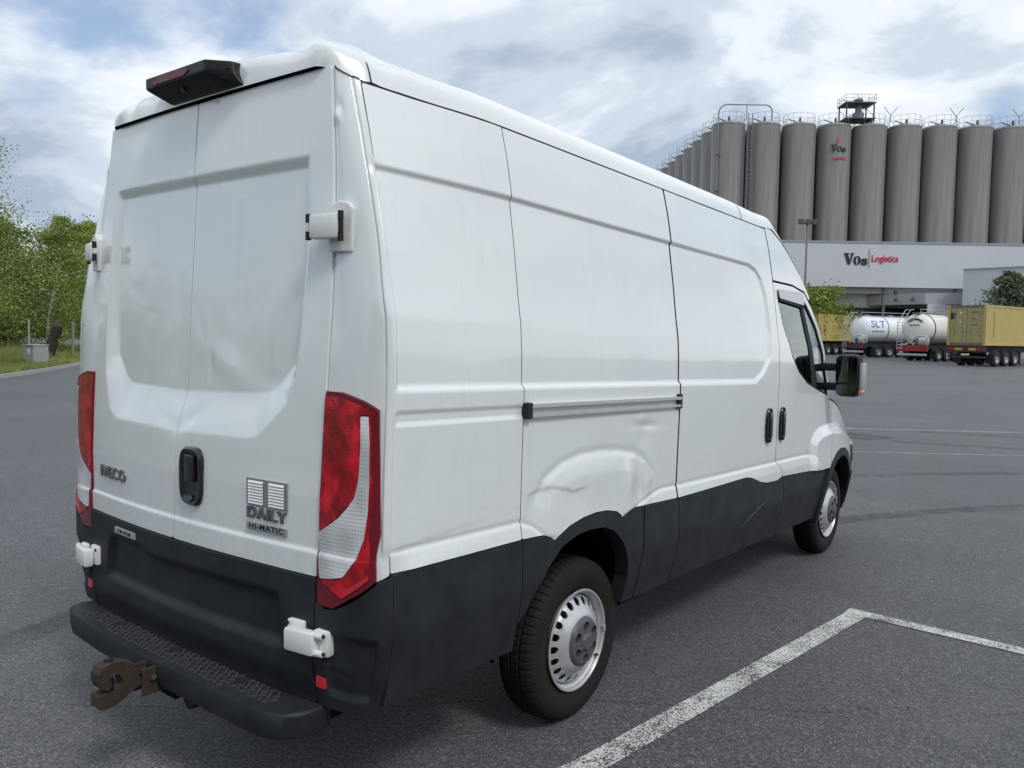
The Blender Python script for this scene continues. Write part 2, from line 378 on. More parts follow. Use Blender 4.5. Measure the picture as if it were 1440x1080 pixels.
_w = _q.n('ShaderNodeTexWave', Scale=30., Distortion=.4); _w.bands_direction = 'X'; _q.l(_co, _w.inputs['Vector']); _a = _q.n('ShaderNodeMath', operation='ADD'); _q.l(_v.outputs['Fac'], _a.inputs[0]); _q.l(_w.outputs['Fac'], _a.inputs[1])
_q.bump(_a.outputs[0], .14, .004); _q.l(_q.mix(_q.ramp(_q.noise(_co, 5, 2, .5), [(.42, 0.), (.58, 1.)]), (.55, .56, .57), (.88, .89, .90)), _q.b.inputs['Base Color'])
M_HNG = mat('painted_hinge_white', (.72, .73, .72), .4, var=.08, vscale=30)
M_RUST = mat('rusty_brown_steel', (.046, .032, .023), .85, .1, var=.6, vscale=38, bump=.6, bscale=120)
M_TYRE = mat('worn_tyre_rubber', (.014, .0135, .013), .75, Specular_IOR_Level=.25, var=.35, vscale=9, bump=.25, bscale=160)
M_RIM = mat('silver_painted_steel', (.60, .60, .61), .34, .55, var=.14, vscale=26, rvar=.08)
M_CAP = mat('grey_plastic_hub_cap', (.085, .088, .092), .45, var=.2, vscale=30)
M_DRUM = mat('dark_brake_steel', (.03, .028, .027), .7, .3)
def glass_mat():
    m = bpy.data.materials.new('tinted_window_glass'); m.use_nodes = True; t = m.node_tree; t.nodes.remove(t.nodes['Principled BSDF']); N = t.nodes.new
    o = t.nodes['Material Output']; mx = N('ShaderNodeMixShader'); tr = N('ShaderNodeBsdfTransparent'); gl = N('ShaderNodeBsdfGlossy'); fn = N('ShaderNodeFresnel')
    fn.inputs[0].default_value = 1.62; tr.inputs[0].default_value = (.34, .42, .40, 1); gl.inputs['Roughness'].default_value = .01; gl.inputs[0].default_value = (.92, .97, .95, 1)
    ml = N('ShaderNodeMath'); ml.operation = 'MULTIPLY_ADD'; ml.inputs[1].default_value = 1.5; ml.inputs[2].default_value = .06; ml.use_clamp = True
    t.links.new(fn.outputs[0], ml.inputs[0]); t.links.new(ml.outputs[0], mx.inputs[0]); t.links.new(tr.outputs[0], mx.inputs[1]); t.links.new(gl.outputs[0], mx.inputs[2]); t.links.new(mx.outputs[0], o.inputs[0])
    return m
M_GLASS = glass_mat()

van = tag(empty('van'), 'large white panel van with dented flank and dark lower cladding, seen from its rear corner', 'van')
ARCH_R = [(.655, .40), (.672, .50), (.715, .585), (.79, .68), (.87, .768), (.97, .838), (1.08, .868), (1.18, .874), (1.28, .868), (1.37, .840), (1.45, .775), (1.505, .68), (1.524, .60), (1.515, .50), (1.505, .40)]
SEAM3 = [(3.352, 2.50), (3.358, 2.0), (3.362, 1.3), (3.366, .972), (3.380, .962), (3.43, .935), (3.468, .89), (3.49, .80), (3.495, .70), (3.47, .56), (3.45, .45)]
_s3 = np.array(SEAM3[::-1])
def seam3(z): return np.interp(z, _s3[:, 1], _s3[:, 0])
FWY, FWZ = 4.73, .498
def sd_front_arch(y, z, r): return np.hypot((y-FWY)*(1-.12*np.maximum(0, np.sign(y-FWY))), z-FWZ)-r
def seam2(z): return np.interp(z, [.49, .68, .9, 2.5], [1.972, 1.998, 1.985, 1.982])
def topz(y): return np.interp(y, [.10, .30, .70], [2.442, 2.433, 2.428])
def both(fn):
    for s in (1, -1): fn(s)
def side_panel(name, y0, y1, z0, z1, sdf, s, m=None, st=.0075, clad=False, off=0., flange=.02, parent=van):
    if s < 0 and st > .0061 and name != 'window_seal': st = max(st*3, .022)
    def surf(u, v): return s*(side_x(u, v, s > 0, clad)+off), u, v-SHEAR*u
    return panel(name, fr(y0, y1, st), fr(z0, z1, st), sdf, surf, m or P_W, parent, (-s*flange, 0, 0), s < 0, True, M_GAP if m is None else None)  # white panel edges coloured black, painting the shade in the gaps
mx = np.maximum
DOOR_F = [(4.02, 2.015), (3.94, 2.07), (3.72, 2.098), (3.30, 2.095), (3.30, .3), (4.445, .3), (4.447, 1.338), (4.475, 1.45), (4.43, 1.66), (4.26, 1.85)]
WIN = [(3.425, 2.050), (3.84, 2.060), (3.92, 2.028), (4.19, 1.838), (4.345, 1.655), (4.40, 1.46), (4.398, 1.362), (4.16, 1.402), (3.90, 1.457), (3.72, 1.535), (3.60, 1.63), (3.475, 1.82), (3.412, 1.98)]
CABTOP = [(3.364, 2.44), (3.366, 2.110), (3.72, 2.112), (3.95, 2.084), (4.035, 2.028), (4.06, 2.05), (3.90, 2.185), (3.62, 2.375), (3.48, 2.44)]
def build_side(s):
    side_panel('rear_quarter_panel', .04, .72, .86, 2.45, lambda y, z: mx(mx(seam_y(z)+.0045-y, y-.7055), mx(bw(y)+.002-z, z-topz(y))), s)
    side_panel('side_panel', .70, 2.0, .84, 2.45, lambda y, z: mx(mx(.7095-y, y-seam2(z)+.006), mx(bw(y)+.002-z, z-topz(y))), s)
    sd = side_panel('sliding_door', 1.96, 3.52, .82, 2.45, lambda y, z: mx(mx(seam2(z)+.008-y, y-seam3(z)+.003), mx(bw(y)+.002-z, z-topz(y))), s, st=.009)
    fd = side_panel('front_door', 3.33, 4.48, .60, 2.12, lambda y, z: mx(mx(mx(seam3(z)+.003-y, sd_poly(DOOR_F, y, z)), -sd_poly(WIN, y, z)), mx(bw(y)+.002-z, .462-sd_front_arch(y, z, 0))), s, st=.009)
    side_panel('cab_roof_side', 3.34, 4.10, 2.0, 2.46, lambda y, z: sd_poly(CABTOP, y, z), s, st=.012)
    # charcoal cladding
    side_panel('lower_cladding', .04, .72, .42, .92, lambda y, z: mx(mx(.0525-y, y-.7055), mx(.478-z, z-bw(y)+.002)), s, P_B, clad=True)
    side_panel('wheel_arch_cladding', .70, 1.65, .42, .95, lambda y, z: mx(mx(mx(.7095-y, y-1.632+(.72-z)*.08*(z < .72)), mx(.478-z, z-bw(y)+.002)), -sd_poly(ARCH_R, y, z)), s, P_B, clad=True, flange=.07)
    side_panel('lower_cladding', 1.55, 2.02, .42, .93, lambda y, z: mx(mx(1.637-(.72-z)*.08*(z < .72)-y, y-seam2(z)+.006), mx(.478-z, z-bw(y)+.002)), s, P_B, clad=True, off=.003)
    side_panel('door_cladding', 1.96, 3.52, .42, .93, lambda y, z: mx(mx(seam2(z)+.008-y, y-seam3(z)+.003), mx(.478-z, z-bw(y)+.002)), s, P_B, clad=True, st=.011)
    side_panel('door_cladding', 3.40, 4.48, .42, .88, lambda y, z: mx(mx(seam3(z)+.003-y, .440-sd_front_arch(y, z, 0)), mx(.478-z, z-bw(y)+.002)), s, P_B, clad=True, st=.011)
    side_panel('sill', .70, 4.35, .36, .49, lambda y, z: mx(mx(mx(.71-y, y-4.31), mx(.448-z, z-.474)), -sd_poly(ARCH_R, y, z)), s, P_B, st=.02, clad=True, off=-.045)
    # flared front arch and fender
    side_panel('wheel_arch_trim', 4.15, 5.30, .40, 1.0, lambda y, z: mx(mx(sd_front_arch(y, z, .460), -sd_front_arch(y, z, .400)), .43-z), s, P_B, st=.012, clad=True, off=.024, flange=.07)
    side_panel('front_fender', 4.44, 5.45, .60, 1.40, lambda y, z: mx(mx(4.4505-y, y-5.42), mx(z-np.interp(y, [4.45, 4.8, 5.1, 5.42], [1.336, 1.27, 1.17, 1.02]), mx(.80-z, .461-sd_front_arch(y, z, 0)))), s, st=.012)
    # glazing
    def gsurf(u, v): return s*(side_x(u, v, False)-.010), u, v-SHEAR*u
    panel('window', fr(3.38, 4.45, .012), fr(1.34, 2.08, .012), lambda y, z: sd_poly(WIN, y, z)-.004, gsurf, M_GLASS, fd, None, s < 0)
    side_panel('window_seal', 3.38, 4.45, 1.34, 2.08, lambda y, z: mx(sd_poly(WIN, y, z), -.016-sd_poly(WIN, y, z)), s, M_GAP, st=.008, off=-.003, flange=.01, parent=fd)
    bar = [(3.825, 2.00), (3.895, 1.99), (4.075, 1.70), (4.14, 1.40), (4.03, 1.415), (3.965, 1.70)]
    bar = [(3.835, 2.0), (3.90, 1.99), (4.03, 1.72), (4.14, 1.40), (4.02, 1.42), (3.945, 1.72)]
    side_panel('window_divider', 3.80, 4.16, 1.38, 2.03, lambda y, z: sd_poly(bar, y, z), s, M_GAP, st=.01, off=-.004, flange=.015, parent=fd)
    side_panel('window_visor_bar', 3.42, 3.90, 1.96, 2.02, lambda y, z: sd_poly([(3.425, 2.005), (3.435, 1.985), (3.89, 1.965), (3.885, 1.99)], y, z), s, M_GAP, st=.006, off=.006, flange=.012, parent=fd)
    side_panel('wind_deflector', 3.40, 3.92, 1.96, 2.08, lambda y, z: sd_poly([(3.418, 2.058), (3.428, 2.0), (3.885, 1.985), (3.90, 2.04), (3.86, 2.068)], y, z), s, mat('smoked_acrylic', (.42, .44, .46), .15, coat=.6), st=.008, off=.012, flange=.004, parent=fd)
    # door handles: oval black bowls with a grip
    for py, pz, par in ((3.208, 1.205, sd), (3.438, 1.205, fd)):
        xs = float(side_x(py, pz, False)); k = MB(); zz = pz-SHEAR*py
        rr = lambda r: [(s*0, 0)]
        prof = [(math.copysign(abs(math.cos(a))**.6, math.cos(a))*.047, math.copysign(abs(math.sin(a))**.6, math.sin(a))*.108) for a in np.linspace(0, 2*math.pi, 25)[:-1]]
        v = []; f = []; n = len(prof); rings = [(1.0, -.004), (1.0, .008), (.93, .016), (.78, .016), (.66, .002), (.55, -.006)]
        for sc, dx in rings:
            ty = 1 if sc > .9 else sc; v += [(s*(xs+dx), py+a*sc, zz+b*(.92+.08*sc if sc < .9 else sc)) for a, b in prof]
        for r_ in range(len(rings)-1):
            f += [(r_*n+i, r_*n+(i+1) % n, (r_+1)*n+(i+1) % n, (r_+1)*n+i) for i in range(n)]
        f.append(tuple(range((len(rings)-1)*n, len(rings)*n))); k.add(v, f)
        k.box(min(s*(xs+.004), s*(xs+.024)), max(s*(xs+.004), s*(xs+.024)), py-.016, py+.016, zz-.075, zz+.085, b=.007)
        h = k.build('door_handle', M_BLK, par, True)
        lk = MB(); lk.lathe([(s*(xs+.016), .0001), (s*(xs+.018), .010), (s*(xs+.010), .012)], 14, 'x', (0, py+.012, zz-.082)); lk.build('lock', M_CAP, par, True)
both(build_side)
# a long scratch in the door cladding
v = []; n = 14
for i in range(n):
    t = i/(n-1); y = 2.83+.42*t; z = .625+.13*t+.012*math.sin(t*3); x = float(side_x(y, z, False, True))+.0012
    w_ = .0016*math.sin(math.pi*min(1, t*.9+.08)); v += [(x, y, z-SHEAR*y-w_), (x, y, z-SHEAR*y+w_)]
pyd('scratch', v, [(2*i, 2*i+2, 2*i+3, 2*i+1) for i in range(n-1)], mat('pale_scratch', (.25, .25, .25), .7), van)
# slide rail on the right flank
k = MB(); s1 = lambda y: 1.0085+.004
for (za, zb, xa, xb) in ((1.398, 1.412, 1.000, 1.026), (1.362, 1.374, 1.000, 1.022), (1.374, 1.398, 1.000, 1.008)):
    v = []
    for y in (.735, 1.968):
        v += [(xa, y, za-SHEAR*y), (xb, y, za-SHEAR*y), (xb, y, zb-SHEAR*y), (xa, y, zb-SHEAR*y)]
    k.add(v, [(0, 1, 2, 3), (7, 6, 5, 4), (0, 4, 5, 1), (1, 5, 6, 2), (2, 6, 7, 3), (3, 7, 4, 0)])
k.build('slide_rail', M_ALU, van)
k = MB(); k.box(.998, 1.030, .703, .737, 1.358-.02, 1.416-.018, b=.005); k.build('rail_end_cap', M_GAP, van)
k = MB(); k.box(.995, 1.020, 1.945, 1.990, 1.352-.053, 1.424-.053, b=.004); k.build('rail_end_cap', M_GAP, van)

# roof skin with the rounded back header, dented at its left end
XE, ZE, ZC = .876, 2.437, 2.625
def fsec(r): return np.interp(1-np.abs(r), [0, .012, .028, .050, .078, .12, .2, .4, .7, 1.], [0, .19, .37, .50, .585, .66, .735, .87, .965, 1.])
def roof_edge(y): return (np.interp(y, [3.30, 3.48, 3.62, 3.90, 4.04], [XE, .884, .897, .932, .944])-top_taper(y, 2.44), np.interp(y, [.10, .30, .70, 3.30, 3.48, 3.62, 3.90, 4.04], [ZE+.014, ZE+.005, ZE, ZE, 2.445, 2.383, 2.195, 2.068]))
aa = np.sin(np.linspace(-math.pi/2, math.pi/2, 97)); rows = []; NPH = 12
W1 = float(roof_edge(.152)[0])
for i in range(NPH):
    ph = math.pi/2*(1-i/(NPH)); k_ = 1-math.sin(ph)**.55; W_ = .722+(W1-.722)*k_**.8; x = aa*W_; Z1 = ZE+.012
    zl = np.interp(np.abs(aa), [0, .93, .97, 1], [2.4935, 2.4925, 2.486, 2.478-.029*k_]); ztop = Z1+(ZC-Z1)*fsec(aa)-.004*0
    yl = .022+.012*(x/.76)**2+.030*sm((np.abs(aa)-.90)/.10)
    Y = yl+(.152-yl)*k_; Z = zl+(ztop-zl)*math.cos(ph)**.55
    d = .020*np.exp(-((x+.53)/.035)**2)-.012*np.exp(-((x+.60)/.04)**2)+.014*np.exp(-((x+.36)/.09)**2)+.010*np.exp(-((x-.50)/.12)**2)-.006*np.exp(-((x-.68)/.05)**2)
    w = math.sin(2*ph) if ph < math.pi/2 else 0; cb_ = .024*np.exp(-((x-.665)/.075)**2)*min(1, (1-math.sin(ph)**3)*1.6); rows.append(np.stack((x, Y+d*w, Z-.5*np.abs(d)*w-SHEAR*Y+cb_), 1))
for y in list(np.arange(.152, .6, .035))+list(np.arange(.62, 3.25, .12))+list(np.linspace(3.28, 4.04, 20)):
    xe, ze = roof_edge(y); crown = np.interp(y, [3.0, 3.5, 4.04], [ZC-ze, .16, .035]); bul = np.interp(y, [3.1, 4.04], [0, .24])
    x = aa*xe; Y = y+bul*(1-aa**2); Z = ze+crown*fsec(aa)
    Z = Z-.014*np.exp(-((y-.21)/.06)**2-((x-.765)/.035)**2)+.003*np.exp(-((y-.32)/.06)**2-((x-.775)/.03)**2)-.003*np.exp(-((y-.45)/.1)**2-((x-.80)/.04)**2)
    Z = Z+.024*np.exp(-((x-.70)/.085)**2)*math.exp(-((max(y, .1)-.1)/.16)**2)
    if y < 3.0: Z = Z+.006*(np.cos(x*2*math.pi/.29)*(np.abs(x) < .68))*sm((y-.3)/.2)
    rows.append(np.stack((x, Y, Z-SHEAR*Y), 1))
nr, nc = len(rows), len(aa)
pyd('roof', np.concatenate(rows), [(i*nc+j, i*nc+j+1, (i+1)*nc+j+1, (i+1)*nc+j) for i in range(nr-1) for j in range(nc-1)], P_W, van, True)
# seam lines of the roof rail: thin sealant strips
def rail_strip(name, y, w=.006, a0=.62):
    v = []; n = 14
    for yy in (y-w/2, y+w/2):
        for t in np.linspace(a0, 1.0, n):
            a = math.sin(t*math.pi/2); xe, ze = roof_edge(yy); v.append((a*xe*1.0015, yy, ze+(ZC-ze)*float(fsec(np.array(a)))-SHEAR*yy+.0018))
    pyd(name, v, [(i, i+1, n+i+1, n+i) for i in range(n-1)], M_GAP, van, True)
rail_strip('roof_seam', 3.0); rail_strip('roof_seam', .150, .005, .72)
# gutter seals
for s in (1, -1):
    v = []; ys = np.linspace(.11, 3.36, 60)
    for y in ys: xg = float(roof_edge(y)[0]); zt = float(topz(y)); v += [(s*(xg+.0015), y, zt-.0005-SHEAR*y), (s*(xg-.0025), y, zt+.0095-SHEAR*y)]
    pyd('roof_gutter_seal', v, [(2*i, 2*i+2, 2*i+3, 2*i+1) for i in range(len(ys)-1)], M_GAP, van)

# back doors
SEAM_X = -.03
def door_panel(name, z0, z1, left, m, st, parent=van, off=0., extra=None, gap=.003):
    def sdf(x, z):
        d = mx(z0-z, z-z1); d = mx(d, np.abs(x)-door_edge(z))
        d = mx(d, x-(SEAM_X-gap)) if left else mx(d, (SEAM_X+gap)-x)
        return d
    f = extra or (lambda u, v: 0)
    return panel(name, fr(-.79, .0, st) if left else fr(-.06, .79, st), fr(z0-.01, z1+.01, st), sdf, lambda u, v: (u, door_y(u, v)-off+f(u, v), v), m, parent, (0, .025, 0))
DZ = .868
rdl = door_panel('rear_door', DZ+.002, 2.487, True, P_W, .0065); rdr = door_panel('rear_door', DZ+.002, 2.487, False, P_W, .0065)
PLATE = [(-.60, .60), (-.57, .76), (-.54, .80), (-.50, .815), (-.27, .812), (-.20, .79), (.50, .80), (.60, .795), (.62, .60)]
def clad_relief(u, v):
    d = sd_poly(PLATE, u, v)
    return .022*sm(-d/.04)+.022*sm((.56-v)/.10)
for lf, d_ in ((True, rdl), (False, rdr)):
    door_panel('lower_cladding', .455, DZ-.002, lf, P_B, .010, d_, .010, clad_relief, .0008)
# rear corner pillars, lamps, bumper corners
LAMP = [(0.008, 1.46), (0.155, 1.46), (0.46, 1.436), (0.625, 1.42), (0.7, 1.412), (0.755, 1.256), (0.795, 1.036), (0.725, 0.968), (0.735, 0.892), (0.355, 0.824), (0.17, 0.784), (0.05, 0.784), (0.008, 0.788), (0.008, 0.9), (0.008, 1.02), (0.008, 1.256)]
CLEAR = [(0.435, 1.392), (0.545, 1.392), (0.58, 1.308), (0.6, 1.184), (0.595, 1.104), (0.545, 1.02), (0.435, 0.948), (0.295, 0.892), (0.17, 0.88), (0.04, 0.872), (0.025, 0.94), (0.008, 1.016), (0.22, 1.072), (0.325, 1.108), (0.405, 1.14), (0.445, 1.188), (0.455, 1.224), (0.455, 1.308)]
INNER = [(0.008, 1.444), (0.16, 1.444), (0.4, 1.424), (0.575, 1.404), (0.625, 1.24), (0.655, 1.104), (0.615, 1.02), (0.63, 0.904), (0.3, 0.84), (0.285, 0.82), (0.035, 0.868), (0.008, 1.008), (0.015, 1.224)]
RLOW = [(0.28, 0.824), (0.3, 0.848), (0.615, 0.908), (0.62, 0.896)]
def p_top(t): return np.interp(t, [0, .1, .2, .40, .755, 1.0], [.788, .774, .780, .816, .886, .902])
for s in (1, -1):
    st = .012 if s > 0 else .02
    def ps(off, det=True): return lambda u, v: (lambda q: (s*q[0], q[1], q[2]))(pillar(u, v, off, det))
    us = fr(-.01, 1.01, .0125); fl = (-s*.012, .018, 0)
    panel('corner_pillar', us, fr(.85, 2.50, st), lambda t, z: mx(mx(mx(.0-t, t-.995), mx(p_top(t)+.003-z, z-np.interp(t, [0, .15, 1], [2.486, 2.478, 2.444]))), mx(-sd_poly(LAMP, t, z), np.where((t < .735) & (z < .955), .004, -1.))), ps(0.), P_W, van, fl, s < 0)
    bc = panel('bumper_corner', us, fr(.44, .92, st), lambda t, z: mx(mx(.0-t, t-.995), mx(.452-z, z-p_top(t))), lambda u, v: (lambda q: (s*q[0], q[1], q[2]))(pillar(u, v, .016-.014*sm(-sd_box(u*.26, v, .03, .205, .50, .705, .02)/.012)-.02*sm((.60-v)/.16)+.006*np.exp(-((v-.60)/.007)**2)*sm((.55-u)/.2)-.002*0, False)), P_B, van, fl, s < 0)
    lamp = panel('tail_lamp', fr(-.01, .80, .02), fr(.76, 1.48, .01), lambda t, z: sd_poly(LAMP, t, z), ps(.012, False), M_DRED, van, fl, s < 0)
    panel('red_lens', fr(0, .75, .012), fr(.80, 1.45, .01), lambda t, z: mx(sd_poly(INNER, t, z), -sd_poly(CLEAR, t, z)+.004), ps(.015, False), M_RED, lamp, (0, .003, 0), s < 0)
    panel('clear_lens', fr(0, .75, .012), fr(.80, 1.45, .008), lambda t, z: sd_poly(CLEAR, t, z), ps(.016, False), M_CLR, lamp, (0, .003, 0), s < 0)
    panel('reflector_strip', fr(.25, .70, .012), fr(.80, .93, .006), lambda t, z: sd_poly(RLOW, t, z), ps(.0175, False), M_RED2, lamp, (0, .003, 0), s < 0)
    panel('reflector', fr(-.02, .16, .01), fr(.50, .58, .006), lambda t, z: sd_box(t, z, .010, .125, .517, .556, .006), ps(.012, False), M_RED2, van, (0, .006, 0), s < 0)
    tt = np.linspace(0, 1, 16); zt_ = np.interp(tt, [0, .15, 1], [2.486, 2.478, 2.444]); a_ = pillar(tt, zt_+.001, .002); b_ = pillar(tt, zt_+.010, -.002); v = []
    for i in range(16): v += [(s*a_[0][i], a_[1][i], a_[2][i]), (s*b_[0][i], b_[1][i], b_[2][i])]
    pyd('pillar_top_seal', v, [(2*i, 2*i+2, 2*i+3, 2*i+1) if s > 0 else (2*i, 2*i+1, 2*i+3, 2*i+2) for i in range(15)], M_GAP, van)
    # upper hinge
    px, py, pz = [float(a) for a in pillar(np.array([.13]), np.array([1.975]))[:2]]+[1.975] if False else (float(pillar(.13, 1.975)[0]), float(pillar(.13, 1.975)[1]), 1.975)
    Mh = rotm((s*px, py, 1.972), s*R(14))
    k = MB(); k.prism([(-.045, -.076), (.045, -.080), (.045, .055), (.03, .072), (0, .080), (-.03, .072), (-.045, .055)], -.020, .02, Mh)
    hg = k.build('hinge', M_HNG, van)
    bv = hg.modifiers.new('edge', 'BEVEL'); bv.width = .005; bv.segments = 2
    k = MB(); k.box(-.094 if s > 0 else -.010, .010 if s > 0 else .094, -.056, -.020, -.039, .037, Mh, .008); k.build('hinge_arm', M_HNG, hg, True)
    k = MB()
    for zz in (-.036, .034): k.lathe([(-.012, .011), (.012, .011)], 12, 'z', (0, 0, 0))
    k = MB()
    for xx, zz in ((.016, -.034), (.016, .032), (-.106, -.028), (-.106, .026)):
        k.tube([Mh @ Vector((s*xx, -.040, zz-.013)), Mh @ Vector((s*xx, -.040, zz+.013))], .009, 10)
    k.box(*sorted((s*.012, s*.022)), -.046, -.034, -.02, .02, Mh); k.build('hinge_pins', M_GAP, hg, True)['kind'] = 'stuff'
    k = MB(); k.tube([Mh @ Vector((-s*.104, -.038, -.010)), Mh @ Vector((-s*.104, -.038, .010))], .010, 10); k.build('hinge_knuckle', M_HNG, hg, True)
    # lower hinge
    Mh = rotm((s*.752, float(door_y(.75, .68, False))-.012, .676), s*R(8))
    k = MB(); k.box(*sorted((-s*.100, -s*.03)), -.012, .02, -.032, .046, Mh, .006); hl = k.build('hinge', M_HNG, van, True)
    k = MB(); k.box(*sorted((s*.020, s*.082)), -.02, .03, -.046, .036, Mh, .008); k.build('hinge_plate', M_HNG, hl, True)
    k = MB(); k.box(*sorted((-s*.078, s*.046)), -.052, -.012, -.040, .034, Mh, .010); k.build('hinge_arm', M_HNG, hl, True)
    k = MB()
    for zz in (-.030, .026): k.tube([Mh @ Vector((s*.030, -.036, zz)), Mh @ Vector((s*.072, -.030, zz))], .011, 10)
    k.build('hinge_knuckle', M_HNG, hl, True)['kind'] = 'stuff'
    k = MB()
    for zz in (-.030, .026): k.tube([Mh @ Vector((s*.073, -.030, zz)), Mh @ Vector((s*.0765, -.030, zz))], .006, 8)
    k.tube([Mh @ Vector((-s*.096, -.014, .034)), Mh @ Vector((-s*.096, -.010, .034))], .007, 8)
    k.build('hinge_bolts', M_GAP, hl)['kind'] = 'stuff'
# rear door handle
def on_door(x, z, lift=0.): 
    y = float(door_y(x, z, False))-lift; sl_ = (float(door_y(x+.03, z, False))-float(door_y(x-.03, z, False)))/.06
    return rotm((x, y, z), math.atan(sl_))
hz = on_door(.094, 1.117); prof = [(math.copysign(abs(math.cos(a))**.55, math.cos(a))*.068, math.copysign(abs(math.sin(a))**.55, math.sin(a))*.104) for a in np.linspace(0, 2*math.pi, 33)[:-1]]
v = []; f = []; n = len(prof); rings = [(1.03, .004), (1.03, -.008), (.96, -.015), (.84, -.014), (.72, -.006), (.60, -.005)]
for sc, dy in rings: v += [tuple(hz @ Vector((a*sc, dy, b*(sc if sc > .9 else .3+.7*sc)))) for a, b in prof]
for r_ in range(len(rings)-1): f += [(r_*n+i, r_*n+(i+1) % n, (r_+1)*n+(i+1) % n, (r_+1)*n+i) for i in range(n)]
f.append(tuple(range((len(rings)-1)*n, len(rings)*n))); k = MB(); k.add(v, f); k.box(-.030, .030, -.018, -.004, -.02, .080, hz, .006)
k.build('door_handle', M_BLK, rdr, True)
k = MB(); k.tube([hz @ Vector((0, -.010, -.082)), hz @ Vector((0, -.018, -.082))], .012, 14); k.build('lock', M_CAP, rdr, True)
# badges and plates
F = Matrix.Rotation(R(90), 4, 'X')
text('badge_lettering', 'IVECO', .066, M_CHR, on_door(-.541, 1.047, .003) @ F, rdl, .003, .0018, .245, space=1.12)
text('badge_lettering', 'DAILY', .050, M_CHR, on_door(.515, 1.033, .003) @ F, rdr, .003, .0016, .198, space=1.1)
Mv = on_door(.518, .989, .001); k = MB(); k.box(-.099, .099, -.005, .002, -.0135, .0135, Mv, .002); hp = k.build('badge_plate', mat('pale_badge_plate', (.36, .37, .38), .35, .3), rdr)
text('badge_lettering', 'HI-MATIC', .026, M_GAP, on_door(.518, .989, .0062) @ F, hp, .0004, .0006, .172, space=1.1)
Mv = on_door(.519, 1.105, .001); k = MB(); k.box(-.102, .102, -.003, .002, -.047, .047, Mv, .001); vp = k.build('vent_plate', mat('satin_steel_plate', (.50, .51, .52), .3, .8), rdr)
for cx in (-.052, .052):
    for i in range(8):
        k = MB(); zz = -.035+i*.0100
        k.add([tuple(Mv @ Vector(p)) for p in [(cx-.038, -.0035, zz+.0038), (cx+.038, -.0035, zz+.0038), (cx+.038, -.0085, zz-.0032), (cx-.038, -.0085, zz-.0032), (cx-.038, -.0032, zz-.0036), (cx+.038, -.0032, zz-.0036)]],
              [(0, 3, 2, 1), (3, 4, 5, 2)]); k.build('vent_louvre', mat('pale_vent_louvre', (.74, .75, .75), .35, .3), vp)
k = MB(); Mt = on_door(-.393, .829, .012); k.box(-.088, .088, -.004, .004, -.012, .012, Mt); tp = k.build('dealer_plate', mat('pale_grey_plate', (.36, .37, .39), .4), rdl)
k = MB()
for i, w in enumerate((.012, .02, .008, .016, .014, .02, .01)): k.box(-.06+i*.018, -.06+i*.018+w*.7, -.0048, -.0038, -.006, .006, Mt)
k.build('plate_lettering', M_GAP, tp)['kind'] = 'stuff'
# high brake lamp with camera housing on the back header
v = []; x0, x1 = -.285, .305
sec = [(-.285, .0), (.305, .0)]
TB = [(-.300, 2.588, -.085), (.175, 2.606, -.085), (.30, 2.600, -.035), (.315, 2.590, .03), (.335, 2.505, .026), (-.150, 2.492, .012), (-.262, 2.535, -.075)]
top = [(-.245, -.052, 2.592), (.160, -.052, 2.590), (.245, .0, 2.580), (.25, .08, 2.582), (-.25, .08, 2.600)]
mid = [(-.238, -.055, 2.548), (.165, -.055, 2.546), (.255, .0, 2.541), (.26, .08, 2.54), (-.24, .08, 2.548)]
low = [(-.180, .012, 2.501), (.17, .012, 2.498), (.280, .016, 2.498), (.285, .08, 2.498), (-.19, .08, 2.501)]
k = MB(); k.add(top+mid+low, [(0, 1, 2, 3, 4)]+[(i, i+5, (i+1) % 5+5, (i+1) % 5) for i in range(5)]+[(i+5, i+10, (i+1) % 5+10, (i+1) % 5+5) for i in range(5)]+[(14, 13, 12, 11, 10)])
hb = k.build('high_brake_lamp', mat('black_lamp_housing', (.006, .0065, .009), .45, Specular_IOR_Level=.3), van); bv = hb.modifiers.new('edge', 'BEVEL'); bv.width = .006; bv.segments = 2
k = MB(); k.prism([(-.17, 2.556), (.03, 2.554), (.06, 2.566), (.045, 2.578), (-.02, 2.584), (-.13, 2.583), (-.185, 2.566)], -.0575, -.045); k.build('brake_lens', mat('dim_red_lens', (.14, .012, .022), .35, Specular_IOR_Level=.4), hb)
k = MB(); k.tube([(-.02, -.020, 2.525), (-.02, -.030, 2.518)], .011, 12); k.build('camera_lens', M_BLK, hb, True)
k = MB(); k.box(.225, .245, -.014, .0, 2.552, 2.570); k.build('lamp_clip', M_GAP, hb)
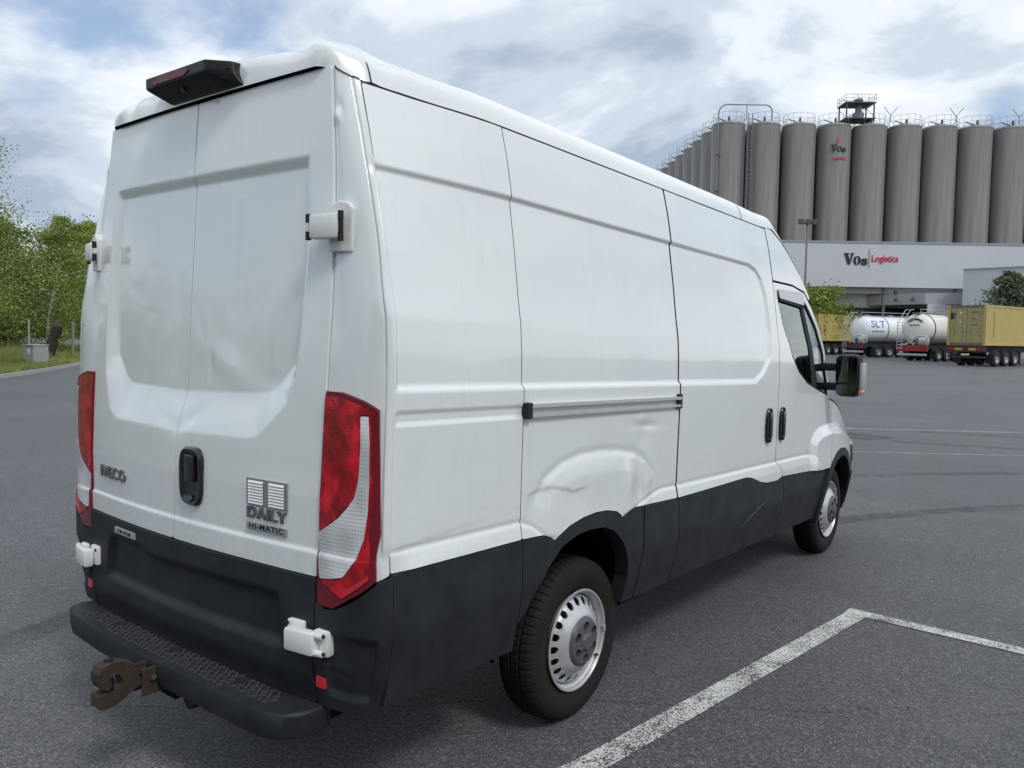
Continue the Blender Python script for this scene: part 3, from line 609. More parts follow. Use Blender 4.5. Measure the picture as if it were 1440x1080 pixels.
# step bumper
outl = [(-.74, .035), (-.795, .0), (-.815, -.07), (-.79, -.125), (-.70, -.158), (-.45, -.178), (-.1, -.186), (.1, -.186), (.45, -.184), (.66, -.178), (.735, -.150), (.768, -.10), (.778, -.05), (.772, .01), (.73, .035)]
v = []; n = len(outl)
for sc, z in ((.985, .452), (1.0, .444), (1.0, .39), (.985, .368), (.94, .358)): v += [(x*(1-(1-sc)*.6), (y-.035)*sc+.035, z) for x, y in outl]
f = [tuple(range(n))]+[(r_*n+i, (r_+1)*n+i, (r_+1)*n+(i+1) % n, r_*n+(i+1) % n) for r_ in range(4) for i in range(n)]+[tuple(range(5*n-1, 4*n-1, -1))]
k = MB(); k.add(v, f); step = k.build('rear_step', P_B, van, True)
ci = 0; k = MB()
for i in range(44):
    for j in range(7):
        x = -.66+i*.030+(j % 2)*.015; y = -.150+j*.0215
        if abs(x) > .64 or min(abs(x-c) for c in (-.42, 0, .42)) < .018 and 1 < j < 5: continue
        if y < -.186+.03+.02*(abs(x)/.6)**3: continue
        if y > -.145+.05*(3-abs(x)*2.2): continue
        a = R(45) if (i+j) % 2 else R(-45)
        k.box(-.011, .011, -.0042, .0042, 0, .0045, rotm((x, y, .4515), a))
tp = k.build('tread_pattern', mat('worn_tread_plastic', (.055, .057, .062), .5, var=.3, vscale=30), step); tp['kind'] = 'stuff'
for x, y in ((-.70, -.03), (-.42, -.085), (0, -.085), (.42, -.085), (.69, -.03)):
    k = MB(); k.lathe([(.4525, .0001), (.4525, .017), (.456, .018), (.456, .025), (.4515, .026)], 18, 'z', (x, y, 0)); k.build('step_bolt', M_GAP, step, True)
k = MB(); k.box(-.70, .70, .0, .10, .385, .46); k.box(-.05, .05, -.12, .2, .29, .37); k.box(-.62, -.56, -.05, .3, .30, .40); k.box(.56, .62, -.05, .3, .30, .40); k.build('bumper_beam', M_SHELL, van)
# tow hitch: rusty jaw on a bracket
k = MB(); pts = []
for a in np.linspace(R(35), R(325), 22): pts.append((.0, -.275+.062*math.cos(math.pi-a)*-1, .405+.055*math.sin(a)))
jaw = [(-0.2626, 0.4726), (-0.3114, 0.4928), (-0.3522, 0.4986), (-0.3858, 0.4883), (-0.4007, 0.4626), (-0.3985, 0.4342), (-0.3922, 0.4112), (-0.3618, 0.3938), (-0.3494, 0.4106), (-0.3558, 0.4366), (-0.3434, 0.4522), (-0.3189, 0.4456), (-0.3054, 0.4199), (-0.3099, 0.3972), (-0.3321, 0.3807), (-0.3633, 0.383), (-0.3993, 0.3775), (-0.4038, 0.3402), (-0.3882, 0.3247), (-0.3547, 0.3244), (-0.3065, 0.3389), (-0.264, 0.365), (-0.2242, 0.3841)]
jaw = [(-.24+(a+.24)*.90, .405+(b-.405)*.92) for a, b in jaw]; n = len(jaw); v = []
for sc, x in ((.90, -.030), (1, -.022), (1, .022), (.90, .030)):
    cy = sum(a for a, b in jaw)/n; cz = sum(b for a, b in jaw)/n
    v += [(x, a, b) for a, b in jaw] if sc == 1 else [(x, a+(cy-a)*.03, b+(cz-b)*.03) for a, b in jaw]
f = [tuple(range(n))[::-1], tuple(range(3*n, 4*n))]+[(r_*n+i, r_*n+(i+1) % n, (r_+1)*n+(i+1) % n, (r_+1)*n+i) for r_ in range(3) for i in range(n)]
k.add(v, f); th = k.build('tow_hitch', M_RUST, van)
bm = bmesh.new(); bm.from_mesh(th.data); bmesh.ops.triangulate(bm, faces=[q for q in bm.faces if len(q.verts) > 4]); bm.to_mesh(th.data); bm.free()
k = MB(); k.box(-.040, -.028, -.235, -.10, .335, .435, None, .004); k.box(.028, .040, -.235, -.10, .335, .435, None, .004); k.box(-.07, .07, -.115, -.10, .30, .44, None, .004); k.tube([(-.05, -.20, .40), (.05, -.20, .40)], .014, 10); k.tube([(-.045, -.16, .36), (.045, -.16, .36)], .012, 8)
k.build('hitch_bracket', M_RUST, th)
k = MB(); k.tube([(0, -.335, .335), (0, -.335, .495)], .015, 10); k.build('hitch_pin', mat('dark_greasy_steel', (.03, .028, .026), .5, .6), th, True)
k = MB(); k.lathe([(-.10, .001), (-.10, .034), (-.03, .036), (-.03, .05), (-.02, .05)], 16, 'y', (.16, -.03, .325)); k.build('trailer_socket', M_GAP, th, True)
k = MB(); k.box(.05, .22, -.06, -.045, .28, .40, None, .004); k.build('socket_plate', mat('dull_zinc_plate', (.10, .10, .095), .6, .4), th)
k = MB()
for y_, z_ in ((-.20, .40), (-.165, .365)): k.tube([(.045, y_, z_), (.055, y_, z_)], .009, 6)
k.build('hitch_bolts', M_CHR, th)['kind'] = 'stuff'
# unseen dark shell added to block light through panel gaps, underbody and wheel liners
k = MB(); zs = [.98, 1.2, 1.45, 1.7, 1.95, 2.2, 2.41]; xs_ = [float(side_x(1., z, False))-.045 for z in zs]
pr_ = [(.64, .50), (.64, .98)]+list(zip(xs_, zs)); full = pr_+[(-a, b) for a, b in pr_[::-1]]
v = []
for y, ins in ((.10, 1), (.70, 0), (3.32, 0)): v += [(a-math.copysign(ins*float(top_taper(.1, min(b, 2.44)))*1.02+ins*.012, a), y, b-SHEAR*y) for a, b in full]
n = len(full); k.add(v, [tuple(range(n))[::-1], tuple(range(2*n, 3*n))]+[(j*n+i, j*n+(i+1) % n, (j+1)*n+(i+1) % n, (j+1)*n+i) for j in range(2) for i in range(n)]); k.build('gap_blocking_shell', M_SHELL, van)
k = MB(); k.box(-.95, .95, .05, .66, .50, .85); k.box(-.93, .93, 1.57, 4.22, .40, .80); k.box(-.60, .60, .1, 5.4, .36, .52); k.box(-.85, .85, 5.15, 5.45, .30, .75); k.box(-.62, .62, 4.2, 5.2, .30, .70);
k.tube([(-.75, 1.209, .345), (.75, 1.209, .345)], .055, 12); k.tube([(-.75, 4.73, .345), (.75, 4.73, .345)], .045, 12); k.build('underbody', M_SHELL, van)
for s in (1, -1):
    for cy, r_, cz in ((1.12, .50, .36), (4.73, .47, .36)):
        k = MB(); k.lathe([(s*.66, r_), (s*.95, r_)], 28, 'x', (0, cy, cz), R(8), R(172)); k.build('wheel_arch_liner', M_SHELL, van, True)
# wheels
def wheel_parts():
    w = empty('wheel'); W2 = .1125
    # tyre: tread with grooves and cut shoulders
    prof = []
    for xx, r_ in ((-.096, .212), (-.106, .232), (-.114, .262), (-.1165, .290), (-.110, .318), (-.098, .333), (-.088, .3405), (-.060, .3455), (-.057, .338), (-.049, .338), (-.046, .346), (-.018, .347), (-.015, .338), (-.006, .338), (-.003, .347),
                   (.003, .347), (.006, .338), (.015, .338), (.018, .347), (.046, .346), (.049, .338), (.057, .338), (.060, .3455), (.088, .3405), (.098, .333), (.110, .318), (.1165, .290), (.114, .262), (.106, .232), (.096, .212)):
        prof.append((xx if xx > 0 else xx*.55, r_))
    n = 360; v = []; f = []
    for xx, r_ in prof:
        for j in range(n):
            a = 2*math.pi*j/n; rr = r_
            if (xx > .058 or xx < -.033) and .325 < r_ and j % 6 == 0: rr -= .0055
            elif .003 <= abs(xx) <= .047 and r_ > .34 and j % 6 == 3: rr -= .004
            if abs(xx) > .11 and .255 < r_ < .30: rr += .0
            v.append((xx, rr*math.cos(a), rr*math.sin(a)))
    m_ = len(prof); f = [(i*n+j, i*n+(j+1) % n, (i+1)*n+(j+1) % n, (i+1)*n+j) for i in range(m_-1) for j in range(n)]
    k = MB(); k.add(v, f); k.build('tyre', M_TYRE, w, True)
    k = MB(); k.lathe([(.112, .2175), (.1165, .2155), (.1165, .209), (.110, .205), (.100, .203), (.094, .196), (.070, .192), (.040, .190), (-.058, .190), (-.060, .2175)], 72); rim = k.build('rim', M_RIM, w, True)
    # disc with a ring of round holes
    NH = 20
    def dx(r_): return np.interp(r_, [.06, .100, .112, .125, .140, .165, .186, .1905], [.138, .138, .136, .130, .120, .104, .084, .070])
    def sdf(t, r_):
        d = mx(r_-.1905, .06-r_); ph = (t*NH/(2*math.pi)+.5) % 1.0-.5
        return mx(d, -(np.hypot(ph*2*math.pi/NH*.164, (r_-.164)*.9)-.0150))
    o = panel('wheel_disc', np.linspace(0, 2*math.pi, 401), np.linspace(.055, .192, 46), sdf, lambda t, r_: (dx(r_), r_*np.sin(t), r_*np.cos(t)), M_RIM, w, (-.006, 0, 0), True)
    k = MB(); k.lathe([(.02, .001), (.02, .186), (-.08, .186)], 40); k.build('brake_drum', M_DRUM, w, True)
    # hub cap with six nut pockets
    def capx(r_): return np.interp(r_, [0, .034, .040, .088, .100, .106], [.164, .162, .156, .152, .146, .134])
    def sd2(t, r_):
        ph = (t*6/(2*math.pi)+.5) % 1.0-.5; a = ph*2*math.pi/6
        return mx(r_-.106, -(np.hypot(r_*np.sin(a), r_*np.cos(a)-.069)-.0205))
    panel('hub_cap', np.linspace(0, 2*math.pi, 241), np.linspace(.004, .108, 40), sd2, lambda t, r_: (capx(r_)+.006*np.clip(np.cos(t*6), 0, 1)*np.exp(-((r_-.069)/.03)**2), r_*np.sin(t), r_*np.cos(t)), M_CAP, w, (-.016, 0, 0), True)
    k = MB(); k.lathe([(.166, .0001), (.166, .028), (.161, .033)], 24); k.lathe([(.128, .0001), (.128, .103)], 24); k.build('hub_centre', M_CAP, w, True)
    for j in range(6):
        a = 2*math.pi*j/6; k = MB(); k.tube([(.122, .069*math.sin(a), .069*math.cos(a)), (.146, .069*math.sin(a), .069*math.cos(a))], .0115, 6); k.build('wheel_nut', M_DRUM, w)
    k = MB(); k.box(.108, .121, -.014, .014, .198, .2165, Matrix.Rotation(R(-92), 4, 'X'), .003); k.build('balance_weight', mat('zinc_weight', (.5, .5, .5), .4, .7), w)
    k = MB(); k.tube([(.10, .20*math.sin(2.2), .20*math.cos(2.2)), (.122, .185*math.sin(2.2), .185*math.cos(2.2))], .005, 8); k.build('valve', M_GAP, w)
    return w
w0 = wheel_parts(); w0.parent = van
for i, (s, y, rot) in enumerate(((1, 1.209, 0), (1, 4.729, 40), (-1, 1.209, 75), (-1, 4.729, 110))):
    w = w0 if i == 0 else copy_tree(w0, van)
    w.location = (s*.828, y, .3455); w.rotation_euler = (R(rot), 0, 0) if s > 0 else (R(rot), 0, R(180))
# nose, bonnet, windscreen, cab
def nose_surf(off=0.):
    def f(t, z):
        x0 = side_x(np.full_like(z, 5.40), z, False)+off; yf = np.interp(z, [.3, .6, .75, 1.05], [5.70, 5.74, 5.73, 5.60])+off
        x1, y1 = x0-.06, yf-.03; a, b, c = (1-t)**2, 2*t*(1-t), t*t
        return a*x0+b*x1+c*0, a*5.415+b*y1+c*yf, z-SHEAR*5.4+0*t
    return f
for s in (1, -1):
    g = lambda fn: (lambda u, v: (lambda q: (s*q[0], q[1], q[2]))(fn(u, v)))
    panel('front_panel', fr(0, 1, .03), fr(.66, 1.03, .02), lambda t, z: mx(mx(-t, t-1), mx(.67-z, z-np.interp(t, [0, .4, 1], [1.015, 1.03, 1.03])))*1., g(nose_surf()), P_W, van, None, s > 0)
    hl_ = panel('headlamp', fr(0, .5, .02), fr(.74, 1.0, .012), lambda t, z: sd_poly([(.0, .93), (.10, .99), (.34, .96), (.40, .80), (.12, .78), (.0, .80)], t, z), g(nose_surf(.010)), M_CLR, van, None, s > 0)
    panel('grille', fr(.42, 1, .03), fr(.72, .97, .02), lambda t, z: mx(mx(.45-t, t-1), mx(.74-z, z-.95)), g(nose_surf(.008)), P_B, van, None, s > 0)
    panel('front_bumper', fr(0, 1, .03), fr(.36, .72, .02), lambda t, z: mx(mx(-t, t-1), mx(.37-z, z-.70)), g(nose_surf(.03)), P_B, van, None, s > 0)
    side_panel('bumper_side', 5.05, 5.45, .36, .95, lambda y, z: mx(mx(mx(5.06-y, y-5.42), mx(.38-z, z-.80)), .462-sd_front_arch(y, z, 0)), s, P_B, st=.014, clad=True, off=.02, flange=.05)
    panel('headlamp_side', fr(5.2, 5.43, .012), fr(.78, 1.02, .012), lambda y, z: sd_poly([(5.24, .94), (5.42, .99), (5.42, .80), (5.32, .80)], y, z), lambda u, v: (s*(side_x(u, v, False)+.012), u, v-SHEAR*u), mat('smoky_headlamp', (.10, .10, .11), .12, coat=1), hl_, (-s*.01, 0, 0), s < 0)
rows = []; ax = np.linspace(-1, 1, 25)
for b in np.linspace(0, 1, 14):
    y = 4.46+b*.97; ze = np.interp(y, [4.45, 4.8, 5.1, 5.43], [1.345, 1.282, 1.185, 1.03]); xe = float(side_x(np.array(y), np.array(ze-.02), False))-.004
    Y = y+(.38-.18*b)*(1-np.abs(ax)**2.4); rows.append(np.stack((ax*xe, Y, ze+.055*(1-ax**2)*(1-b*.8)-SHEAR*Y), 1))
nc = 25; pyd('bonnet', np.concatenate(rows), [(i*nc+j, i*nc+j+1, (i+1)*nc+j+1, (i+1)*nc+j) for i in range(13) for j in range(nc-1)], P_W, van, True)
AL = np.array([(.958, 4.475, 1.352), (.957, 4.47, 1.45), (.950, 4.435, 1.66), (.938, 4.27, 1.855), (.930, 4.03, 2.030)])
def ws(a, b, off=0.):
    x = np.interp(b, np.linspace(0, 1, 5), AL[:, 0]); y = np.interp(b, np.linspace(0, 1, 5), AL[:, 1]); z = np.interp(b, np.linspace(0, 1, 5), AL[:, 2])
    Y = y+(.40-.17*b)*(1-np.abs(a)**2.2); return a*x, Y+off, z+.035*(1-a*a)*b+off-SHEAR*Y
panel('windscreen', np.sin(np.linspace(-math.pi/2, math.pi/2, 41)), np.linspace(0, 1, 24), lambda a, b: a*0-1., ws, M_GLASS, van, None, True)
for s in (1, -1):
    panel('windscreen_pillar', np.linspace(.945, 1., 8), np.linspace(0, 1, 24), lambda a, b: a*0-1., lambda a, b: (lambda q: (s*q[0]*1.004, q[1]+.004, q[2]+.004))(ws(a, b)), M_GAP, van, None, s > 0)
    panel('cowl', np.linspace(.80, 1.0, 8), np.linspace(0, 1, 4), lambda a, b: a*0-1., lambda a, b: (s*a*.955, 4.47+b*.30+.38*(1-np.abs(a)**2.4), 1.358-b*.055+.02*(1-a)-SHEAR*4.6), mat('grey_cowl_plastic', (.10, .105, .11), .6), van, None, s > 0)
k = MB(); k.box(-.88, .88, 4.15, 4.55, .75, 1.22, None, .05); k.box(-.85, .85, 3.34, 3.37, .6, 2.2); k.box(-.9, .9, 3.35, 4.6, .50, .62); k.build('cab_interior', mat('dark_cab_trim', (.02, .021, .023), .7), van)
for x in (.52, .0, -.5):
    k = MB(); k.box(x-.23, x+.23, 3.48, 3.98, .80, .98, None, .05); k.box(x-.23, x+.23, 3.42, 3.56, .95, 1.50, rotm((0, 0, 0)), .05); k.box(x-.13, x+.13, 3.42, 3.52, 1.50, 1.70, None, .04); k.build('seat', mat('charcoal_seat_fabric', (.03, .032, .036), .9), van, True)
k = MB(); pts = [(-.5+.19*math.cos(a), 4.12-.05*math.sin(a), 1.20+.17*math.sin(a)) for a in np.linspace(0, 2*math.pi, 28)]; k.tube(pts, .014, 8); k.tube([(-.5, 4.15, 1.2), (-.5, 4.4, 1.0)], .03, 8); k.build('steering_wheel', M_GAP, van, True)
# mirrors on twin arms
for s in (1, -1):
    mr = empty('door_mirror'); mr.parent = van
    X = lambda a, b: tuple(sorted((s*a, s*b)))
    k = MB(); k.box(*X(1.058, 1.232), 4.33, 4.46, 1.245, 1.552, None, .045); hs = k.build('mirror_housing', P_B, mr, True)
    k = MB(); k.box(*X(1.226, 1.250), 4.345, 4.45, 1.30, 1.49, None, .008); k.build('mirror_side_trim', mat('pale_grey_mirror_trim', (.38, .38, .37), .45), hs, True)
    k = MB(); k.box(*X(1.222, 1.248), 4.345, 4.45, 1.262, 1.302, None, .008); k.build('indicator_lens', mat('orange_tinted_lens', (.55, .22, .16), .25, coat=1), hs, True)
    M_MIR = mat('mirror_glass', (.13, .14, .145), .03, 1.0)
    def mg(name, x0, x1, z0, z1):
        panel(name, fr(x0, x1, .01), fr(z0, z1, .01), lambda x, z: sd_box(x, z, x0+.004, x1-.004, z0+.004, z1-.004, .022), lambda x, z: (s*x, 4.328-.004*np.cos((x-x0)/(x1-x0)*3-1.5)+.0*z+.10*(x-1.145), z), M_MIR, hs, (0, .006, 0), s < 0)
    mg('mirror_glass', 1.068, 1.218, 1.345, 1.535); mg('wide_angle_glass', 1.075, 1.215, 1.262, 1.340)
    for z in (1.455, 1.315):
        k = MB(); k.box(*X(.945, 1.09), 4.36, 4.43, z-.028, z+.028, None, .012); k.build('mirror_arm', P_B, mr, True)
    k = MB(); k.box(*X(.930, .972), 4.33, 4.44, 1.262, 1.50, None, .015); k.build('mirror_mount', P_B, mr, True)

# ------------------------------------------------------------------ the yard (laid out in metres: lat = across, D = away from the van's tail)
FH = Vector((math.sin(YAW), math.cos(YAW), 0)); RH = Vector((math.cos(YAW), -math.sin(YAW), 0)); O0 = Vector((CAM[0], CAM[1], 0))
def gz(D): return .0058*max(0., D-30)-.0058*max(0., D-110)
def G(lat, D, z=0.): return O0+RH*lat+FH*D+Vector((0, 0, z))
YROT = -YAW
def yard_root(name, lat, D, z=None, heading=None):
    rz = YROT
    if heading is not None:
        h = RH*heading[0]+FH*heading[1]; rz = math.atan2(-h.x, h.y)
    return empty(name, G(lat, D, gz(D) if z is None else z), rz)
def asphalt_mat():
    m = mat('worn_asphalt', (.06, .06, .064), .8); q = NB(m); co = q.co()
    fine = q.noise(co, 125, 4, .8); v = q.n('ShaderNodeTexVoronoi', Scale=95.); q.l(co, v.inputs['Vector'])
    v2 = q.n('ShaderNodeTexVoronoi', Scale=62.); q.l(co, v2.inputs['Vector'])
    big = q.noise(co, .22, 6, .62); mid = q.noise(co, 1.6, 6, .6)
    base = q.mix(q.ramp(fine, [(.36, 0.), (.66, 1.)]), (.022, .023, .026), (.165, .164, .168))
    sp = q.n('ShaderNodeSeparateColor'); q.l(v.outputs['Color'], sp.inputs[0])
    base = q.mix(q.ramp(sp.outputs[0], [(.84, 0.), (.93, .85)]), base, (.23, .23, .23))
    base = q.mix(q.ramp(v.outputs['Distance'], [(.33, 0.), (.60, .85)]), base, (.012, .012, .014))
    sp2 = q.n('ShaderNodeSeparateColor'); q.l(v2.outputs['Color'], sp2.inputs[0])
    base = q.mix(q.ramp(sp2.outputs[1], [(.965, 0.), (.985, .4)]), base, (.24, .235, .23))
    base = q.mix(1., base, q.ramp(big, [(.30, .68), (.70, 1.36)]), 'MULTIPLY')
    base = q.mix(1., base, q.ramp(mid, [(.30, .86), (.70, 1.12)]), 'MULTIPLY')
    # long scrubbed wheel tracks across the yard
    st = q.noise(q.co((.05, 1.1, 1)), 1.0, 5, .6); base = q.mix(1., base, q.ramp(st, [(.33, .86), (.66, 1.22)]), 'MULTIPLY')
    spot = q.noise(co, .55, 3, .5); base = q.mix(q.ramp(spot, [(.66, 0.), (.76, .45)]), base, (.022, .022, .024))
    q.l(base, q.b.inputs['Base Color'])
    rr = q.n('ShaderNodeMapRange'); q.l(mid, rr.inputs[0]); rr.inputs[3].default_value = .44; rr.inputs[4].default_value = .62; q.l(rr.outputs[0], q.b.inputs['Roughness'])
    h = q.n('ShaderNodeMath', operation='ADD'); q.l(fine, h.inputs[0]); q.l(v.outputs['Distance'], h.inputs[1])
    q.bump(h.outputs[0], .7, .008); q.b.inputs['Sheen Weight'].default_value = .32; q.b.inputs['Sheen Roughness'].default_value = .28; q.b.inputs['Sheen Tint'].default_value = (.9, .92, 1, 1)
    return m
M_ASPH = asphalt_mat()
v = []; f = []; Ds = [-260, -60, 0, 30, 60, 90, 110, 420]; Ls = [-420, -60, -20, 0, 30, 60, 420]
for D in Ds:
    for l in Ls: v.append(G(l, D, gz(D)))
n = len(Ls); g_ = pyd('ground', v, [(i*n+j, i*n+j+1, (i+1)*n+j+1, (i+1)*n+j) for i in range(len(Ds)-1) for j in range(n-1)], M_ASPH); g_['kind'] = 'structure'
def paint_mat(name, col, lo, hi):
    m = mat(name, col, .7); q = NB(m); co = q.co(); fine = q.noise(co, 130, 3, .7); pat = q.noise(co, 5, 5, .65)
    a = q.n('ShaderNodeMath', operation='MULTIPLY_ADD'); q.l(pat, a.inputs[0]); a.inputs[1].default_value = .45; q.l(fine, a.inputs[2])
    k = q.ramp(a.outputs[0], [(lo, 0.), (hi, 1.)])
    q.l(q.mix(k, (.045, .045, .048), q.mix(q.noise(co, 40, 3), tuple(c*.85 for c in col), col)), q.b.inputs['Base Color']); q.bump(fine, .6, .006); return m
M_LINE = paint_mat('worn_white_road_paint', (.70, .70, .67), .66, .76)
M_FAINT = paint_mat('faded_road_paint', (.33, .33, .34), .55, .80)
def strip(name, pts, w, z, m, jit=0., seed=1, kind='structure'):
    rnd = random.Random(seed); P = [Vector(p) for p in pts]; fine = []
    for a, b in zip(P[:-1], P[1:]):
        n = max(1, int((b-a).length/.12)) if jit else 1
        fine += [a+(b-a)*(i/n) for i in range(n)]
    fine.append(P[-1]); v = []
    for i, p in enumerate(fine):
        t = (fine[min(i+1, len(fine)-1)]-fine[max(i-1, 0)]).normalized(); nn = Vector((-t.y, t.x, 0))
        c = p+nn*(rnd.uniform(-jit, jit)); hw = w/2*(1+(rnd.uniform(-.5, .5) if jit else 0))
        v += [c-nn*hw+Vector((0, 0, z)), c+nn*hw+Vector((0, 0, z))]
    o = pyd(name, v, [(2*i, 2*i+2, 2*i+3, 2*i+1) for i in range(len(fine)-1)], m)
    bm = bmesh.new(); bm.from_mesh(o.data); bmesh.ops.recalc_face_normals(bm, faces=bm.faces)
    if sum(q.normal.z for q in bm.faces) < 0: bmesh.ops.reverse_faces(bm, faces=bm.faces)
    bm.to_mesh(o.data); bm.free(); o['kind'] = kind; return o
strip('parking_line', [(1.02, .25, 0), (1.19, .895, 0), (1.512, 3.375, 0)], .118, .004, M_LINE)
o = strip('parking_line', [(1.45, 3.43, 0), (3.9, 3.28, 0)], .105, .0045, M_LINE)
for i, (a, b) in enumerate((((-1.9, 13.9, 0), (3.2, 17.2, 0)), ((-1.2, 10.4, 0), (3.2, 13.4, 0)))):
    strip('faded_marking', [a, b], .09 if i else .16, .003, M_FAINT)
for i in range(4):
    a = G(30.2, 44.5+i*9.2, gz(44.5+i*9.2)); b = G(40, 51.4+i*9.2, gz(51.4+i*9.2)); strip('bay_line', [a, b], .14, .006, paint_mat('bay_white_paint', (.62, .62, .60), .45, .6))
# rubber marks left by turning lorries: thin worn films
def film_mat(name, col, amt):
    m = mat(name, col, .7); q = NB(m); t = m.node_tree; co = q.co(); k = q.ramp(q.noise(co, 3.2, 6, .7), [(.38, 0.), (.72, amt)]); g = q.ramp(q.noise(co, 90, 3, .7), [(.35, .25), (.65, 1.)])
    ml = q.n('ShaderNodeMath', operation='MULTIPLY'); q.l(k, ml.inputs[0]); q.l(g, ml.inputs[1]); q.l(ml.outputs[0], q.b.inputs['Alpha']); return m
M_RUB = film_mat('rubber_film', (.012, .012, .013), .62); M_DUST = film_mat('pale_dust_film', (.24, .235, .225), .42)
for i, (c, r, a0, a1, w, m_) in enumerate((((9., 2.), 9.2, 112, 175, .22, M_RUB), ((9., 2.), 11.1, 108, 172, .22, M_RUB), ((-2., 24.), 9.5, -80, -20, .25, M_RUB), ((-2., 24.), 11.4, -82, -15, .25, M_RUB), ((14., 12.), 13.5, 120, 200, .3, M_DUST), ((6.5, 0.5), 4.6, 95, 160, .28, M_DUST), ((-8., -2.), 6.5, -20, 70, .22, M_RUB))):
    strip('tyre_mark', [(c[0]+r*math.cos(R(a)), c[1]+r*math.sin(R(a)), 0) for a in np.linspace(a0, a1, 40)], w, .0015+.0002*i, m_)
strip('asphalt_crack', [(-1.6, -.62, 0), (-1.11, -.288, 0), (-.838, -.106, 0), (-.305, .252, 0), (.039, .514, 0), (.575, 1.122, 0), (.946, 1.433, 0), (1.353, 1.673, 0), (1.86, 2.035, 0), (2.454, 2.514, 0), (3.4, 3.3, 0)], .008, .0025, film_mat('crack_dark_film', (.008, .008, .008), 1.), .013, 4)  # broken dark film drawn along the crack line
rs = random.Random(31)
for i, (x, y, r) in enumerate(((2.35, 5.6, .22), (3.4, 8.2, .35), (-2.6, 1.2, .3), (1.9, 1.1, .10), (2.9, 2.4, .14), (-1.0, 13., .6), (4.5, 12.5, .5))):
    v = [(x, y, .003)]+[(x+r*rs.uniform(.6, 1.2)*math.cos(a), y+r*rs.uniform(.6, 1.2)*math.sin(a)*.8, .003) for a in np.linspace(0, 2*math.pi, 19)[:-1]]
    pyd('oil_stain', v, [(0, j+1, (j+1) % 18+1) for j in range(18)], film_mat('oil_film', (.010, .010, .011), .8))['kind'] = 'structure'
# loose grit and a few scraps on the tarmac
rnd = random.Random(7); k = MB()
def stone(k, x, y, r, rnd):
    a0 = rnd.uniform(0, 6.28); v = []; n = 5
    for i in range(n):
        a = a0+i*2*math.pi/n; v.append((x+r*math.cos(a)*rnd.uniform(.7, 1.2), y+r*math.sin(a)*rnd.uniform(.7, 1.2), .0))
    for i in range(n):
        a = a0+.4+i*2*math.pi/n; v.append((x+.6*r*math.cos(a), y+.6*r*math.sin(a), r*rnd.uniform(.6, 1.0)))
    k.add(v, [(i, (i+1) % n, n+(i+1) % n, n+i) for i in range(n)]+[tuple(range(n, 2*n))])
for i in range(900):
    t = rnd.random(); D = 1.6+9*t*t+.4*rnd.random(); l = rnd.uniform(-.7, .75)*D; p = G(l, D)
    stone(k, p.x, p.y, rnd.uniform(.0016, .0042)*(1+(rnd.random() < .06)*1.1), rnd)
o = k.build('grit', mat('pale_grit', (.24, .235, .225), .9, var=.4, vscale=30)); o['kind'] = 'stuff'; o['label'] = 'loose pale grit scattered on the asphalt'
for j, (x, y) in enumerate(((1.905, 2.10), (2.055, 2.24))):
    k = MB(); rn = random.Random(j)
    for i in range(7): 
        a = rn.uniform(0, 6.28); px, py = x+rn.uniform(-.03, .03), y+rn.uniform(-.02, .02); L = rn.uniform(.012, .03)
        k.add([(px, py, .004), (px+L*.5*math.cos(a+.5), py+L*.5*math.sin(a+.5), .012), (px+L*math.cos(a), py+L*math.sin(a), .005), (px+L*.5*math.cos(a-.5), py+L*.5*math.sin(a-.5), .007)], [(0, 1, 2, 3)])
    tag(k.build('weed_tuft', mat('dry_weed', (.20, .19, .12), .9)), 'tiny dry weed in the crack, %s of the two' % ('nearer the van wheel' if j == 0 else 'farther from the van wheel'), 'weed')

# ---- silo works
M_SILO = mat('weathered_aluminium', (.2, .19, .18), .5, .15); q = NB(M_SILO); co = q.co((1, 1, .045)); co2 = q.co()
q.l(q.mix(q.ramp(q.noise(co, 2.4, 5, .6), [(.3, 0.), (.7, 1.)]), (.185, .176, .168), (.27, .258, .246)), q.b.inputs['Base Color'])
x_ = q.n('ShaderNodeMapRange'); q.l(q.noise(co2, .8, 5, .6), x_.inputs[0]); x_.inputs[3].default_value = .40; x_.inputs[4].default_value = .55; q.l(x_.outputs[0], q.b.inputs['Roughness'])
w_ = q.n('ShaderNodeTexWave', Scale=.55, Distortion=0.); w_.bands_direction = 'Z'; w_.wave_profile = 'SAW'; q.l(co2, w_.inputs['Vector']); q.bump(w_.outputs['Fac'], .04, .02)
M_STEEL = mat('galvanised_steel', (.22, .225, .23), .5, .5, var=.15)
M_DSTEEL = mat('dark_plant_steel', (.07, .075, .08), .6, .3)
M_CLAD = mat('pale_grey_cladding', (.48, .50, .52), .55, var=.05, vscale=.6); q = NB(M_CLAD)
w_ = q.n('ShaderNodeTexWave', Scale=1.6); w_.bands_direction = 'X'; q.l(q.co(), w_.inputs['Vector']); q.bump(w_.outputs['Fac'], .15, .03)
M_INK = mat('black_sign_paint', (.012, .013, .018), .5); M_SRED = mat('red_sign_paint', (.55, .03, .05), .5)
SR, ST = 1.83, 25.7
sm_ = MB(); sm_.lathe([(0, SR), (ST-.25, SR), (ST-.22, SR+.03), (ST-.10, SR+.03), (ST, SR-.03), (ST+.42, .45), (ST+.48, .0001)], 40, 'z')
pr_s = sm_.build('silo_shell', M_SILO, None, True)
k = MB(); NP = 14
for h in (.55, 1.1): k.tube([(1.72*math.cos(a), 1.72*math.sin(a), ST+h) for a in np.linspace(0, 2*math.pi, 29)], .016, 5, False)
for i in range(NP): a = 2*math.pi*i/NP; k.tube([(1.72*math.cos(a), 1.72*math.sin(a), ST+.02), (1.72*math.cos(a), 1.72*math.sin(a), ST+1.1)], .016, 5)
pr_r = k.build('railing', M_STEEL, None); pr_r['kind'] = 'stuff'
